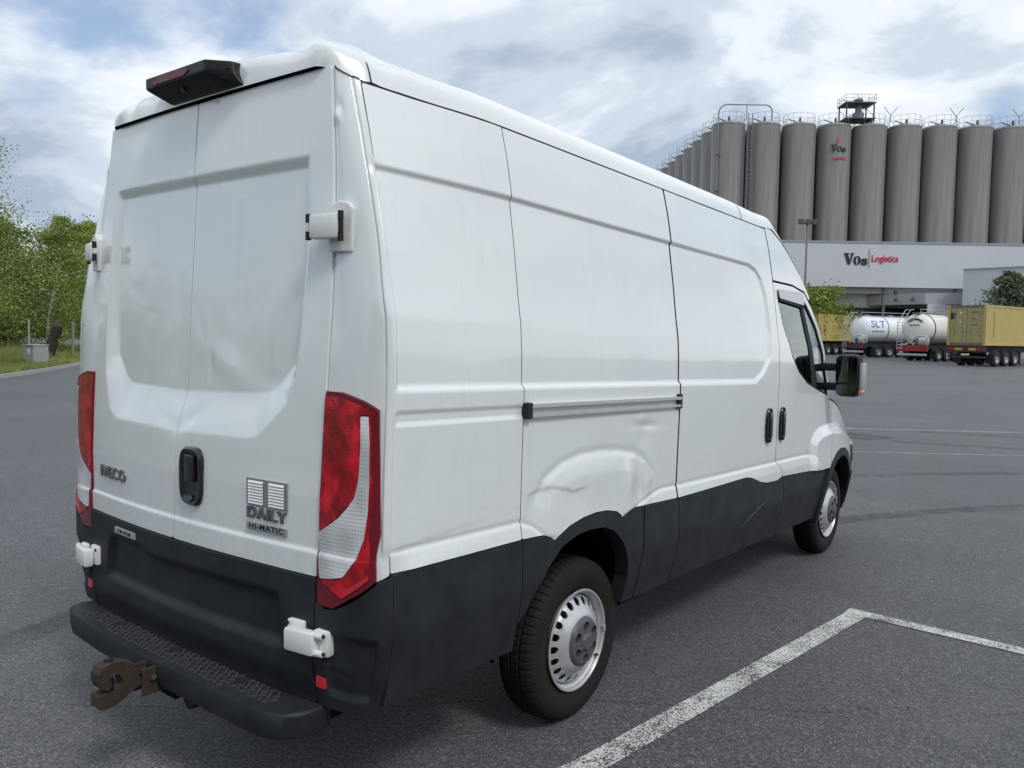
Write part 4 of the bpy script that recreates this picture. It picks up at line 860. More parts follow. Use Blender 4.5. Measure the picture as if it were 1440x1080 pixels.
k = MB(); k.box(-.16, .16, -.5, .5, 0, .10, rotm((-.95, -.85, ST+.30), R(40), R(28))); k.tube([(-.2, -.9, ST+.1), (-.2, -.9, ST+.7)], .12, 8); pr_h = k.build('top_hatch', M_DSTEEL, None)
silos = []
def silo(lat, D, label):
    r = yard_root('silo', lat, D, 0); tag(r, label, 'silo', 'aluminium storage silos')
    for p in (pr_s, pr_r, pr_h):
        c = p if p.parent is None and not silos else p.copy()
        if c is not p: COL.objects.link(c)
        c.parent = r
    silos.append(r); return r
ords = ['', 'second', 'third', 'fourth', 'fifth', 'sixth', 'seventh', 'eighth', 'ninth', 'tenth', 'eleventh', 'twelfth']
for i in range(11):
    silo(23.9+3.95*i, 92, 'tall grey silo at the front corner of the silo block, beside the ladder' if i == 0 else ('grey silo with the lettering at its top, third after the corner silo' if i == 3 else 'tall grey silo, %s of the front row counted from the corner' % ords[i]))
for i in range(8):
    silo(23.65-.22*i, 96+3.95*i, 'grey silo of the receding side row, %s behind the corner silo' % ('first' if i == 0 else ords[i]))
for i in range(10):
    silo(25.88+3.95*i, 95.5, 'grey silo of the second row, behind the gap after the %s front silo' % ('corner' if i == 0 else ords[i]))
def glyph_V(x, z, w, h):
    P = [(0, 1), (.46, 1), (.46, .9), (.38, .88), (.55, .36), (.72, .88), (.62, .9), (.62, 1), (.95, 1), (.95, .9), (.86, .88), (.60, 0), (.37, 0), (.07, .88), (0, .9)]
    return [(x+a*w, z+b*h) for a, b in P]
def vos_sign(parent, M_, s):
    """black heavy lettering 'Vos', s = cap height"""
    k = MB(); k.prism(glyph_V(0, 0, .92*s, s), -.03, .03, M_); k.build('sign_letter', M_INK, parent)
    for sg in (-1, 1):
        k = MB(); P = []
        for a in np.linspace(-math.pi/2, math.pi/2, 13): P.append((1.17*s+sg*(.035*s+.29*s*math.cos(a)), .36*s+.38*s*math.sin(a)))
        for a in np.linspace(math.pi/2, -math.pi/2, 11): P.append((1.17*s+sg*(.035*s+.075*s*math.cos(a)), .36*s+.29*s*math.sin(a)))
        k.prism(P if sg > 0 else P[::-1], -.03, .03, M_); k.build('sign_letter', M_INK, parent)
    text('sign_letter', 's', 1.12*s, M_INK, M_ @ Matrix.Translation((1.82*s, 0, .33*s)) @ F, parent, .03, .035*s, .58*s)
r3 = silos[3]
vos_sign(r3, Matrix.Translation((-.98, -SR-.02, 22.55)), .80)
text('sign_lettering', 'Logistics', .42, M_SRED, Matrix.Translation((.0, -SR-.02, 21.85)) @ F, r3, .02, .006, 1.55)
k = MB(); k.prism([(-.42, 23.62), (-.22, 23.95), (-.05, 23.80), (-.12, 23.55), (-.30, 23.50)], -SR-.02, -SR+.1); k.build('sign_emblem', M_SRED, r3)
# the giant dark lettering painted over the side row
for i, P in ((3, [(2.15, 17.5), (2.7, 17.0), (3.15, 17.9), (3.15, 22.0), (2.8, 22.2), (2.75, 20.6), (2.4, 20.0)]), (4, [(2.0, 16.5), (2.6, 15.2), (3.2, 15.6), (3.2, 22.4), (2.5, 22.6), (2.1, 21.4)]), (5, [(2.3, 17.2), (2.9, 16.4), (3.3, 16.8), (3.3, 22.3), (2.5, 22.0), (2.8, 20.0)])):
    r = silos[11+i]
    panel('painted_letter', np.linspace(2.9, 4.5, 40), np.linspace(15, 23, 60), lambda t, z: sd_poly([((a-2.0)*.95+3.05, b) for a, b in P], t, z), lambda t, z: ((SR+.02)*np.cos(t), (SR+.02)*np.sin(t), z), M_INK, r, None, False)
# ladder cage and pipes at the corner
lp = tag(yard_root('ladder', 25.85, 90.3, 0), 'caged steel ladder running up beside the corner silo', 'ladder')
k = MB(); k.tube([(-.25, 0, 0), (-.25, 0, 26.6)], .05, 6); k.build('ladder_stile', M_STEEL, lp); k = MB(); k.tube([(.25, 0, 0), (.25, 0, 26.6)], .05, 6); k.build('ladder_stile', M_STEEL, lp)
k = MB()
for i in range(60): k.tube([(-.25, 0, .6+i*.43), (.25, 0, .6+i*.43)], .02, 4)
o = k.build('rungs', M_STEEL, lp); o['kind'] = 'stuff'
k = MB()
for i in range(22):
    k.tube([(.42*math.cos(a), -.05-.6*max(0, math.sin(a)), 4+i*1.02) for a in np.linspace(0, math.pi, 9)], .025, 4)
for a in np.linspace(.3, 2.84, 5): k.tube([(.42*math.cos(a), -.05-.6*math.sin(a), 4), (.42*math.cos(a), -.05-.6*math.sin(a), 25.5)], .025, 4)
o = k.build('safety_cage', M_STEEL, lp); o['kind'] = 'stuff'
fp = tag(yard_root('filling_pipe', 22.4, 90.6, 0), 'steel filling pipe rising at the corner silo and bending over the roofs', 'pipe')
k = MB(); arc = [(0, 0, 26.6)]+[(1.0-1.0*math.cos(a), 0, 26.6+1.0*math.sin(a)) for a in np.linspace(.1, math.pi/2, 6)]+[(5.2, 0, 27.6)]+[(5.2+.7*math.sin(a), 0, 26.9+.7*math.cos(a)) for a in np.linspace(.2, math.pi/2, 5)]+[(5.9, 0, 25.9)]
k.tube([(0, 0, 0)]+arc, .075, 8); k.build('pipe_run', M_STEEL, fp, True); k = MB(); k.tube([(3.1, 0, 25.9), (3.1, 0, 27.6)], .05, 6); k.build('pipe_stay', M_STEEL, fp)
for z in (6, 10, 14, 18, 22): k = MB(); k.box(-.12, .12, -.12, .25, z, z+.15); k.build('pipe_clamp', M_DSTEEL, fp)
# filter tower on the silo roofs
tw = tag(yard_root('filter_tower', 38.2, 92, 26.0), 'dark steel platform with filter hopper standing on the silo tops', 'tower')
for x in (-1.9, 1.9):
    for y in (-1.3, 1.3): k = MB(); k.box(x-.08, x+.08, y-.08, y+.08, 0, 2.6); k.build('post', M_DSTEEL, tw)
k = MB(); k.box(-2.1, 2.1, -1.5, 1.5, 2.6, 2.75); k.build('upper_deck', M_DSTEEL, tw); k = MB(); k.box(-2.1, 2.1, -1.5, 1.5, .45, .58); k.build('lower_deck', M_DSTEEL, tw)
k = MB()
for x0, x1, y0, y1 in ((-2.1, 2.1, -1.5, -1.5), (-2.1, 2.1, 1.5, 1.5), (-2.1, -2.1, -1.5, 1.5), (2.1, 2.1, -1.5, 1.5)):
    for h in (.5, 1.0): k.tube([(x0, y0, 2.75+h), (x1, y1, 2.75+h)], .03, 4)
    for t in np.linspace(0, 1, 5): k.tube([(x0+(x1-x0)*t, y0+(y1-y0)*t, 2.75), (x0+(x1-x0)*t, y0+(y1-y0)*t, 3.75)], .03, 4)
    k.tube([(x0, y0, .5), (x1, y1, 2.6)], .04, 4)
o = k.build('railing', M_STEEL, tw); o['kind'] = 'stuff'
k = MB(); k.lathe([(.55, .001), (.55, .75), (1.5, .78), (1.7, .42), (3.0, .42), (3.2, .6), (3.45, .6), (3.5, .001)], 16, 'z', (.25, 0, 0)); k.build('filter_hopper', M_STEEL, tw, True)
k = MB(); k.tube([(.35, 0, 3.5), (.05, 0, 4.2)], .05, 6); k.build('vent_pipe', M_STEEL, tw)
tw.scale = (.80, .80, .80)
for i, (lat, lab) in enumerate(((41.6, 'slanted twin antenna on the silos beside the filter tower'), (48.9, 'twin antenna in the middle of the front silo row'), (55.9, 'twin antenna at the right end of the silo row'))):
    an = tag(yard_root('antenna', lat, 91, 26.3), lab, 'antenna', 'antennas on the silo tops')
    k = MB(); k.tube([(0, 0, -.2), (0, 0, .6)], .05, 6); k.build('mast', M_STEEL, an)
    for s in (-1, 1): k = MB(); k.tube([(0, 0, .5), (s*.75, 0, 1.4)], .035, 5); k.build('antenna_arm', M_STEEL, an)
# warehouse front
wh = tag(yard_root('warehouse', 0, 0, 0), 'long pale grey warehouse with black and red lettering below the silos', 'warehouse')
k = MB(); k.box(20, 84, 85, 90, 7.38, 11.95); k.build('upper_wall', M_CLAD, wh)
k = MB(); k.box(19.95, 84.05, 84.93, 90.05, 11.95, 12.13); k.build('roof_trim', mat('grey_metal_trim', (.28, .29, .31), .5), wh)
k = MB(); k.box(20.5, 83, 85.9, 89.9, 6.75, 7.37); k.build('soffit_band', mat('soffit_grey', (.40, .42, .41), .6), wh)
k = MB(); k.box(21, 83, 87.5, 89.8, -.5, 6.74); k.build('lower_wall', mat('white_render', (.56, .575, .59), .7, var=.05, vscale=.4), wh)
for i in range(7): k = MB(); k.box(24+i*7.6, 24.25+i*7.6, 85.7, 85.95, 0, 7.37); k.build('column', M_STEEL, wh)
# side annex with a slanting front
ann = tag(yard_root('annex', 43.9, 79, 0, (.70, -.71)), 'lower pale annex wall meeting the warehouse at right', 'annex')
k = MB(); k.box(-6, 0, 0, 16, -.5, 8.75); k.build('wall', M_CLAD, ann); k = MB(); k.box(-6.05, .06, -.05, 16.05, 8.75, 8.9); k.build('roof_trim', mat('grey_metal_trim', (.28, .29, .31)), ann)
cn = tag(yard_root('loading_canopy', 0, 0, 0), 'grey loading canopy with dark opening behind the tank trailers', 'canopy')
k = MB(); A, B_, C_, E_ = (41.8, 82), (38.3, 87.4), (47.6, 87.4), (47.6, 80.5)
v = [(*p, z) for z in (5.55, 6.68) for p in (A, B_, C_, E_)]; k.add(v, [(0, 1, 2, 3), (7, 6, 5, 4)]+[(i, (i+1) % 4, (i+1) % 4+4, i+4) for i in range(4)]); k.build('fascia', mat('canopy_grey', (.36, .38, .40), .55, var=.06), cn)
k = MB(); k.box(41.9, 47.5, 81.6, 81.8, 0, 5.56); k.build('end_wall', mat('white_render', (.58, .60, .62)), cn)
k = MB(); k.box(30.5, 46, 87.2, 87.4, 0, 5.3); k.build('dock_shade_sheet', mat('dock_shade_black', (.015, .015, .017), .8), cn)  # black sheet paints the shade deep under the canopy
for lat, D in ((40.0, 84.4), (41.0, 82.9)):
    k = MB(); k.box(lat-.35, lat-.05, D-.45, D-.25, 5.85, 6.1); k.tube([(lat-.2, D-.3, 6.1), (lat, D, 6.35)], .05, 5); k.build('floodlight', M_DSTEEL, cn)
k = MB(); k.box(39.9, 40.2, 84.5, 84.8, 6.68, 7.0); k.build('roof_lamp', M_DSTEEL, cn)
vos_sign(wh, Matrix.Translation((34.6, 84.94, 9.72)), 1.18)
k = MB(); k.box(37.22, 37.27, 84.93, 84.99, 9.45, 11.3); k.build('sign_divider', M_STEEL, wh)
text('sign_lettering', 'Logistics', .95, M_SRED, Matrix.Translation((38.9, 84.95, 10.35)) @ F, wh, .03, .012, 2.78)
# flood lamp mast
lm = tag(yard_root('lamp_mast', 22.35, 62), 'slim grey floodlight mast standing in front of the silos', 'lamp mast')
k = MB(); k.tube([(0, 0, 0), (0, 0, 10.5)], [.11, .07], 10); k.build('mast', M_STEEL, lm, True); k = MB(); k.box(-.65, .65, -.06, .06, 10.35, 10.47); k.build('crossbar', M_STEEL, lm)
for x in (-.55, .0, .5): k = MB(); k.box(x-.2, x+.2, -.28, -.08, 10.3, 10.68, rotm((0, 0, 0)), .02); k.build('floodlight', M_DSTEEL, lm)

# ---- parked trailers
HEAD = (.819, .574)
M_CONT = mat('yellow_container_paint', (.47, .365, .13), .6, var=.16, vscale=1.4, rvar=.1); M_CONT2 = mat('shaded_yellow_door_paint', (.40, .34, .14), .6, var=.2, vscale=2.2)  # door yellow darkened: shade of the unlit end put into the paint
M_CHAS = mat('maroon_chassis', (.055, .022, .026), .6, var=.2); M_TYRB = mat('truck_tyre', (.022, .022, .023), .85); M_GREYS = mat('trailer_grey', (.30, .31, .32), .5, .3)
M_TANK = mat('white_tank_shell', (.80, .82, .83), .25, .0, coat=.5, var=.04); M_TANK2 = mat('warm_white_tank_shell', (.80, .78, .74), .3, .0, coat=.4, var=.05)
M_BLUE = mat('blue_tank_marking', (.10, .22, .42), .5); M_BRED = mat('red_trailer_steel', (.32, .02, .025), .5); M_ALUB = mat('bright_tank_fittings', (.55, .56, .57), .3, .8)
def truck_wheel(x, y):
    k = MB(); k.lathe([(-.16, .29), (-.17, .48), (-.13, .52), (.13, .52), (.17, .48), (.16, .29)], 28); a = k
    w = empty('wheel'); a.build('tyre', M_TYRB, w, True)
    k = MB(); k.lathe([(.155, .29), (.10, .26), (.04, .20), (.04, .14), (.12, .12), (.12, .001)], 24); k.build('rim', M_GREYS, w, True); return w
TW = truck_wheel(0, 0); tw_used = [False]
def wheels(root, ys, rm=.52):
    for y in ys:
        for s in (-1, 1):
            w = TW if not tw_used[0] else copy_tree(TW); tw_used[0] = True
            w.parent = root; w.location = (s*1.06, y, rm); w.rotation_euler = (0, 0, 0 if s > 0 else math.pi)
            k = MB(); k.lathe([(s*.90, .60), (s*1.24, .60), (s*1.24, .57)], 14, 'x', (0, y, rm), R(20), R(160)); k.build('mudguard', M_TYRB, root, True)
def container(root, L=12.2, H=2.62, z0=1.38, door=True):
    Wd = 1.219
    for s in (-1, 1):                                   # corrugated long sides
        P = []; y = .16; per = .278
        while y < L-.16:
            P += [(y, 0), (y+.072, 0), (y+.140, .036), (y+.210, .036)]; y += per
        P.append((min(y, L-.1), 0)); v = []
        for yy, d in P: v += [(s*(Wd-.01-d), yy, z0+.16), (s*(Wd-.01-d), yy, z0+H-.12)]
        fs = [(2*i, 2*i+2, 2*i+3, 2*i+1) for i in range(len(P)-1)]
        pyd('corrugated_side', v, fs if s > 0 else [q[::-1] for q in fs], M_CONT, root)
        for zb, zt, nm in ((z0, z0+.16, 'bottom_rail'), (z0+H-.12, z0+H, 'top_rail')): k = MB(); k.box(*sorted((s*(Wd-.10), s*Wd)), .16, L-.16, zb, zt); k.build(nm, M_CONT, root)
        for yy in (0, L-.16): k = MB(); k.box(*sorted((s*(Wd-.16), s*(Wd+.003))), yy, yy+.16, z0-.002, z0+H+.003); k.build('corner_post', M_CONT, root)
    k = MB(); k.box(-Wd+.05, Wd-.05, .1, L-.1, z0+H-.06, z0+H-.02); k.build('roof_sheet', M_CONT, root); k = MB(); k.box(-1.1, 1.1, L-.12, L-.04, z0, z0+H); k.build('front_wall', M_CONT, root)
    for zb, zt in ((z0, z0+.14), (z0+H-.13, z0+H)): k = MB(); k.box(-Wd+.16, Wd-.16, .01, .14, zb, zt); k.build('door_header', mat('worn_frame_grey', (.16, .14, .09), .6), root)
    for s in (-1, 1):
        d = empty('container_door'); d.parent = root
        k = MB(); k.box(*sorted((s*.012, s*(Wd-.17))), .05, .10, z0+.15, z0+H-.14); k.build('door_leaf', M_CONT2, d)
        for i in range(5):
            zc = z0+.20+i*.47; k = MB(); k.box(*sorted((s*.06, s*(Wd-.22))), .032, .052, zc, zc+.30, None, .008); k.build('door_panel', M_CONT2, d)
        for xx in (.28, .80):
            k = MB(); k.tube([(s*xx, .005, z0+.10), (s*xx, .005, z0+H-.10)], .018, 6); k.build('lock_rod', M_GREYS, d)
            k = MB(); k.box(*sorted((s*xx, s*(xx-.24))), -.02, .0, z0+.92, z0+.96); k.build('lock_handle', M_GREYS, d)
def chassis(root, L, m, z0=1.38):
    for s in (-1, 1): k = MB(); k.box(*sorted((s*.36, s*.50)), .15, L-.6, .92, z0-.005); k.build('chassis_beam', m, root)
    k = MB(); k.box(-1.22, 1.22, .0, .14, .95, z0-.01); k.build('tail_beam', m, root); k = MB(); k.box(-1.18, 1.18, .06, .16, .55, .68); k.build('underrun_bar', m, root)
    for s in (-1, 1):
        k = MB(); k.box(*sorted((s*.72, s*1.16)), -.02, .03, 1.05, 1.22, None, .01); k.build('rear_lamp', mat('trailer_tail_lamp', (.30, .02, .02), .3), root)
        k = MB(); k.box(*sorted((s*.20, s*.68)), -.012, .0, 1.06, 1.20); k.build('marker_board', mat('yellow_marker_board', (.55, .36, .04), .5), root)
        k = MB(); k.box(*sorted((s*.55, s*.63)), L-3.0, L-2.85, 0.02, .95); k.box(*sorted((s*.48, s*.70)), L-3.05, L-2.80, 0, .03); k.build('landing_leg', m, root)
        k = MB(); k.box(*sorted((s*.80, s*1.28)), 1.10, 1.13, .18, .78); k.build('mud_flap', M_TYRB, root)
    k = MB(); k.box(-.26, .26, -.010, .02, .72, .84); k.build('number_plate', mat('pale_number_plate', (.6, .6, .55), .5), root)
ct = tag(yard_root('container_trailer', 29.75, 52.9, None, HEAD), 'yellow shipping container on a maroon trailer, nearest of the parked trailers', 'trailer', 'parked trailers')
container(ct); chassis(ct, 12.2, M_CHAS); wheels(ct, (1.75, 3.06, 4.37))
text('container_mark', 'm', .52, M_INK, Matrix.Translation((-.90, .028, 3.43)) @ F, ct, .006, .03, .34); text('container_mark', 'sc', .36, M_INK, Matrix.Translation((-.90, .028, 3.22)) @ F, ct, .006, .025, .34)
for z_, w_ in ((3.50, .14), (2.93, .12)): k = MB(); k.box(-.47, -.47+w_, .022, .03, z_-.07, z_+.07); k.build('warning_label', mat('white_label', (.7, .7, .68), .5), ct)
k = MB(); k.box(-1.0, -.72, .024, .03, 2.90, 2.99); k.build('warning_label', mat('orange_label', (.65, .35, .04), .5), ct)
for i in range(3): k = MB(); k.box(.25, .25+(.55, .30, .45)[i], .024, .03, 3.55-i*.42-.02, 3.55-i*.42+.025); k.build('container_marking', M_INK, ct)
rn = random.Random(3); k = MB()
for i in range(16): zc = 3.45-i*.105; k.box(1.2195-.035, 1.2205, 1.06, 1.06+rn.uniform(.05, .08), zc, zc+.07)
o = k.build('container_lettering', M_INK, ct); o['kind'] = 'stuff'
c2 = tag(yard_root('container_trailer', 29.35, 80.2, None, HEAD), 'yellow container trailer half hidden behind the van and the white tank trailer', 'trailer', 'parked trailers')
container(c2); chassis(c2, 12.2, M_CHAS); wheels(c2, (1.75, 3.06, 4.37))
k = MB()
for i in range(16): zc = 3.45-i*.105; k.box(1.2195-.035, 1.2205, 1.06, 1.06+rn.uniform(.05, .08), zc, zc+.07)
o = k.build('container_lettering', M_INK, c2); o['kind'] = 'stuff'
TR, TZ = 1.21, 2.50
def tank_prof(L): return [(0, .001), (.02, .35), (.10, .75), (.26, 1.05), (.48, TR), (L-.5, TR), (L-.2, 1.0), (L, .4), (L+.02, .001)]
def tanker(root, L, shell, steel, band, bands=(.78, 3.6, 6.4, 9.2)):
    k = MB(); k.lathe(tank_prof(L), 40, 'y', (0, .25, TZ)); k.build('tank_shell', shell, root, True)
    for yy in bands:
        k = MB(); k.lathe([(yy, TR+.001), (yy, TR+.035), (yy+.09, TR+.035), (yy+.09, TR+.001)], 36, 'y', (0, .25, TZ)); k.build('tank_band', band, root, True)
    for s in (-1, 1):
        k = MB(); k.box(*sorted((s*.38, s*.52)), .4, L-.6, .95, 1.45); k.build('chassis_beam', M_TYRB, root)
        k = MB(); k.box(*sorted((s*1.14, s*1.18)), 4.6, 8.8, .55, 1.05); k.build('side_guard', M_GREYS, root)
        k = MB(); k.box(*sorted((s*.55, s*.63)), L-3.0, L-2.85, 0.02, .95); k.build('landing_leg', M_GREYS, root)
        k = MB(); k.tube([(s*1.18, 4.2, 1.22), (s*1.18, 9.6, 1.22)], .05, 6); k.build('hose_tube', M_ALUB, root)
    k = MB(); k.box(-1.20, 1.20, .0, .16, .78, 1.25, None, .02); k.build('tail_beam', steel, root); k = MB(); k.box(-1.15, 1.15, -.05, .08, .42, .60, None, .02); k.build('underrun_bar', M_ALUB, root)
    for s in (-1, 1):
        k = MB(); k.box(*sorted((s*.75, s*1.15)), -.02, .03, .92, 1.10); k.build('rear_lamp', mat('trailer_tail_lamp', (.3, .02, .02), .3), root)
        k = MB(); k.box(*sorted((s*.80, s*1.28)), 1.10, 1.13, .18, .78); k.build('mud_flap', M_TYRB, root)
    k = MB(); k.lathe([(-.10, .001), (-.10, .20), (.12, .22), (.45, .16)], 16, 'y', (-.15, .15, 1.55)); k.build('outlet_valve', M_ALUB, root, True)
    for x, z in ((-.35, 1.75), (.2, 1.78), (.05, 1.35), (-.45, 1.38)): k = MB(); k.lathe([(-.05, .001), (-.05, .10), (.25, .10)], 12, 'y', (x, .1, z)); k.build('pipe_fitting', M_ALUB, root, True)
    k = MB(); k.box(.45, 1.12, .05, .5, 1.28, 1.82, None, .03); k.build('fitting_box', M_ALUB, root, True)
    k = MB(); k.tube([(.35, .0, 1.95), (.95, -.02, 1.96), (1.1, 0, 1.85), (1.12, .05, 1.2)], .05, 8); k.build('discharge_pipe', M_ALUB, root, True)
    k = MB(); k.box(-.28, .28, .3, 10, TZ+TR+.02, TZ+TR+.06); k.build('roof_walkway', M_GREYS, root)
    for yy in (1.4, 4.2, 7.0, 9.8): k = MB(); k.lathe([(TZ+TR-.03, .28), (TZ+TR+.10, .28), (TZ+TR+.13, .001)], 16, 'z', (0, yy, 0)); k.build('tank_lid', M_ALUB, root, True)
    wheels(root, (1.75, 3.06, 4.37))
def tank_ladder(root, x, s=1):
    for dx in (-.2, .2): k = MB(); k.tube([(x+dx, -.02, .9), (x+dx, -.02, 3.0), (x*.6+dx, .35, TZ+TR+.3), (x*.6+dx, .8, TZ+TR+.3)], .03, 6); k.build('ladder_rail', M_ALUB, root)
    for i in range(9): k = MB(); k.tube([(x-.2, -.02, 1.0+i*.25), (x+.2, -.02, 1.0+i*.25)], .022, 5); k.build('ladder_rung', M_ALUB, root)
    k = MB(); k.tube([(.35, .4, TZ+TR), (.35, .4, TZ+TR+.32), (.35, 6, TZ+TR+.32), (.35, 6, TZ+TR)], .022, 5); k.build('walkway_rail', M_ALUB, root)
def wrap_text(o, root_y, ang0, r):
    bm = bmesh.new(); bm.from_mesh(o.data); bmesh.ops.triangulate(bm, faces=bm.faces); bmesh.ops.subdivide_edges(bm, edges=bm.edges, cuts=4, use_grid_fill=True); bm.to_mesh(o.data); bm.free()
    for v in o.data.vertices:
        a = ang0+v.co.y/r; u = v.co.x; v.co = Vector(((r+.012+v.co.z*.3)*math.cos(a), root_y+u, TZ+(r+.012+v.co.z*.3)*math.sin(a)))
t1 = tag(yard_root('tank_trailer', 30.9, 62.3, None, HEAD), 'cream white tank trailer with red tail beam, beside the nearest container', 'trailer', 'parked trailers')
tanker(t1, 10.8, M_TANK2, M_BRED, M_TYRB); tank_ladder(t1, -1.0)
for i, ch in enumerate('HOFFMANN'):
    a = R(128-76*i/7); r_ = .80; Mx = Matrix.Translation((r_*math.cos(a), .25+.06, TZ+r_*math.sin(a)-.05)) @ Matrix.Rotation(-(a-math.pi/2), 4, 'Y') @ F
    text('tank_lettering', ch, .26, M_INK, Mx, t1, .02, .006)
k = MB()
for i, w_ in enumerate((.09, .07, .10, .06, .09, .08)): k.box(-.40+i*.14, -.40+i*.14+w_, .225, .262, TZ+.24, TZ+.37)
o = k.build('small_print', mat('grey_tank_marking', (.20, .20, .21), .6), t1); o['kind'] = 'stuff'
t2 = tag(yard_root('tank_trailer', 30.6, 72.3, None, (.93, .367)), 'white tank trailer with blue letters and blue side stripe', 'trailer', 'parked trailers')
tanker(t2, 10.8, M_TANK, M_CHAS, M_GREYS, (2.55, 5.2, 7.8)); tank_ladder(t2, -1.05)
o = text('tank_lettering', 'SLT', .95, M_BLUE, Matrix.Identity(4), t2, .01, .015, 1.75, .15); wrap_text(o, 1.62, R(22), TR); o.data.update()
for i, w_ in enumerate((.14, .10, .16, .12, .09, .15, .12, .10)): panel('small_print', np.linspace(.90+i*.185, .90+i*.185+w_, 3), np.linspace(-.20, -.08, 4), lambda u, a: u*0-1., lambda u, a: ((TR+.008)*np.cos(a), u, TZ+(TR+.008)*np.sin(a)), M_BLUE, t2)
panel('side_stripe', np.linspace(4.9, 9.8, 12), np.linspace(-.4, .1, 6), lambda u, a: mx(-.26-a, a+.06), lambda u, a: ((TR+.006)*np.cos(a), u, TZ+(TR+.006)*np.sin(a)), M_BLUE, t2)

# ------------------------------------------------------------------ greenery
def leaf_mat(name, c1, c2, sc=1.2):
    m = bpy.data.materials.new(name); m.use_nodes = True; t = m.node_tree; q = NB(m); co = q.co()
    f = q.noise(co, sc, 4, .6); f2 = q.noise(co, 14, 2, .6)
    col = q.mix(q.ramp(f, [(.33, 0.), (.68, 1.)]), c1, c2); col = q.mix(q.ramp(f2, [(.35, 0.), (.8, .55)]), col, tuple(x*1.6 for x in c2))
    t.nodes.remove(q.b); N = t.nodes.new; d = N('ShaderNodeBsdfDiffuse'); tr = N('ShaderNodeBsdfTranslucent'); gl = N('ShaderNodeBsdfGlossy'); gl.inputs['Roughness'].default_value = .45
    m1 = N('ShaderNodeMixShader'); m1.inputs[0].default_value = .32; m2 = N('ShaderNodeMixShader'); m2.inputs[0].default_value = .05
    for s in (d, tr): t.links.new(col, s.inputs[0])
    t.links.new(d.outputs[0], m1.inputs[1]); t.links.new(tr.outputs[0], m1.inputs[2]); t.links.new(m1.outputs[0], m2.inputs[1]); t.links.new(gl.outputs[0], m2.inputs[2])
    t.links.new(m2.outputs[0], t.nodes['Material Output'].inputs[0]); return m
L1 = leaf_mat('birch_leaves', (.115, .180, .026), (.26, .33, .060)); L2 = leaf_mat('dark_leaves', (.062, .105, .022), (.13, .185, .042)); L3 = leaf_mat('grey_green_leaves', (.070, .105, .06), (.125, .165, .095))
M_BARK = mat('tree_bark', (.085, .070, .055), .95, var=.4, vscale=12, bump=.7, bscale=40); M_BIRCH = mat('birch_bark', (.50, .48, .44), .85, var=.35, vscale=7)
def tree(name, label, cat, lat, D, H, crown, seed, nleaf, leaf, lm, bark=None, base=.22, group=None, shape=1.0, droop=.0, lean=0., trunk_r=None, z=None):
    """crown = (radius across, lowest height fraction); leaves sit in clumps at the ends of real limbs"""
    rn = random.Random(seed); root = yard_root(name, lat, D, gz(D) if z is None else z); tag(root, label, cat, group)
    k = MB(); tips = []; tr = trunk_r or H*.016
    tp = [Vector((0, 0, -.1))]; p = Vector((0, 0, 0)); d = Vector((lean, 0, 1)).normalized(); n = 8
    for i in range(n):
        p = p+d*(H*.86/n); d = (d+Vector((rn.uniform(-.12, .12), rn.uniform(-.12, .12), .05))).normalized(); tp.append(p.copy())
    k.tube(tp, [tr*(1-.85*i/n) for i in range(n+1)], 8)
    nb = 26
    for b in range(nb):
        t = base+(1-base)*(b+.5)/nb; i = min(int(t*n), n-1); st = tp[i].lerp(tp[i+1], t*n-i); az = b*2.4+rn.uniform(-.5, .5)
        rel = (t-base)/(1-base); w = (math.sin(math.pi*min(1, .18+rel*.80))**.7)*crown*shape*rn.uniform(.65, 1.12)
        e = Vector((math.cos(az)*w, math.sin(az)*w, w*rn.uniform(.15, .6)-droop*w)); r0 = tr*.42*(1-.6*rel)
        mid = st+e*.5+Vector((0, 0, w*.10)); k.tube([st, mid, st+e], [r0, r0*.6, r0*.2], 5, False)
        for s in range(6):
            a = rn.uniform(.3, 1.0); b0 = st+e*a; sv = Vector((rn.uniform(-1, 1), rn.uniform(-1, 1), rn.uniform(-.5, .7)-droop))*w*.34; k.tube([b0, b0+sv], [r0*.28, r0*.08], 4, False); tips.append((b0+sv, w*.20)); tips.append((b0+sv*.5, w*.18))
        tips.append((st+e, w*.2))
    k.build('trunk', bark or M_BARK, root, True)
    v = []; f = []
    for i in range(nleaf):
        c, s = rn.choice(tips); s = max(s, .18); o = c+Vector((rn.gauss(0, s), rn.gauss(0, s), rn.gauss(0, s*.8)-droop*abs(rn.gauss(0, s))))
        a = Vector((rn.uniform(-1, 1), rn.uniform(-1, 1), rn.uniform(-.6, .6))).normalized(); b = a.cross(Vector((rn.uniform(-1, 1), rn.uniform(-1, 1), rn.uniform(-1, 1)))).normalized(); L = leaf*rn.uniform(.6, 1.3)
        j = len(v); v += [o-a*L*.5, o+b*L*.32, o+a*L*.5, o-b*L*.32]; f.append((j, j+1, j+2, j+3))
    pyd('crown', v, f, lm, root); return root
GV = 'trees along the left verge'
tree('birch_tree', 'tall loose birch at the left edge with thin drooping twigs', 'tree', -20.9, 29.6, 10.6, 3.4, 11, 28000, .085, L1, M_BARK, .16, GV, 1.0, .25, trunk_r=.14, z=.1)
tree('young_tree', 'bushy green tree behind the leaning stump, nearest the van', 'tree', -26.6, 46, 9.3, 2.8, 5, 24000, .115, L1, M_BIRCH, .10, GV, 1.05, .1, trunk_r=.09, z=.1)
tree('young_tree', 'green tree behind the grey cabinet', 'tree', -28.8, 45, 8.9, 2.8, 8, 22000, .115, L2, M_BARK, .08, GV, 1.1, .05, z=.1)
tree('broadleaf_tree', 'dark tree filling the back of the left verge', 'tree', -35.5, 56, 10.3, 4.0, 21, 13000, .22, L2, M_BARK, .05, GV, 1.1, z=.15)
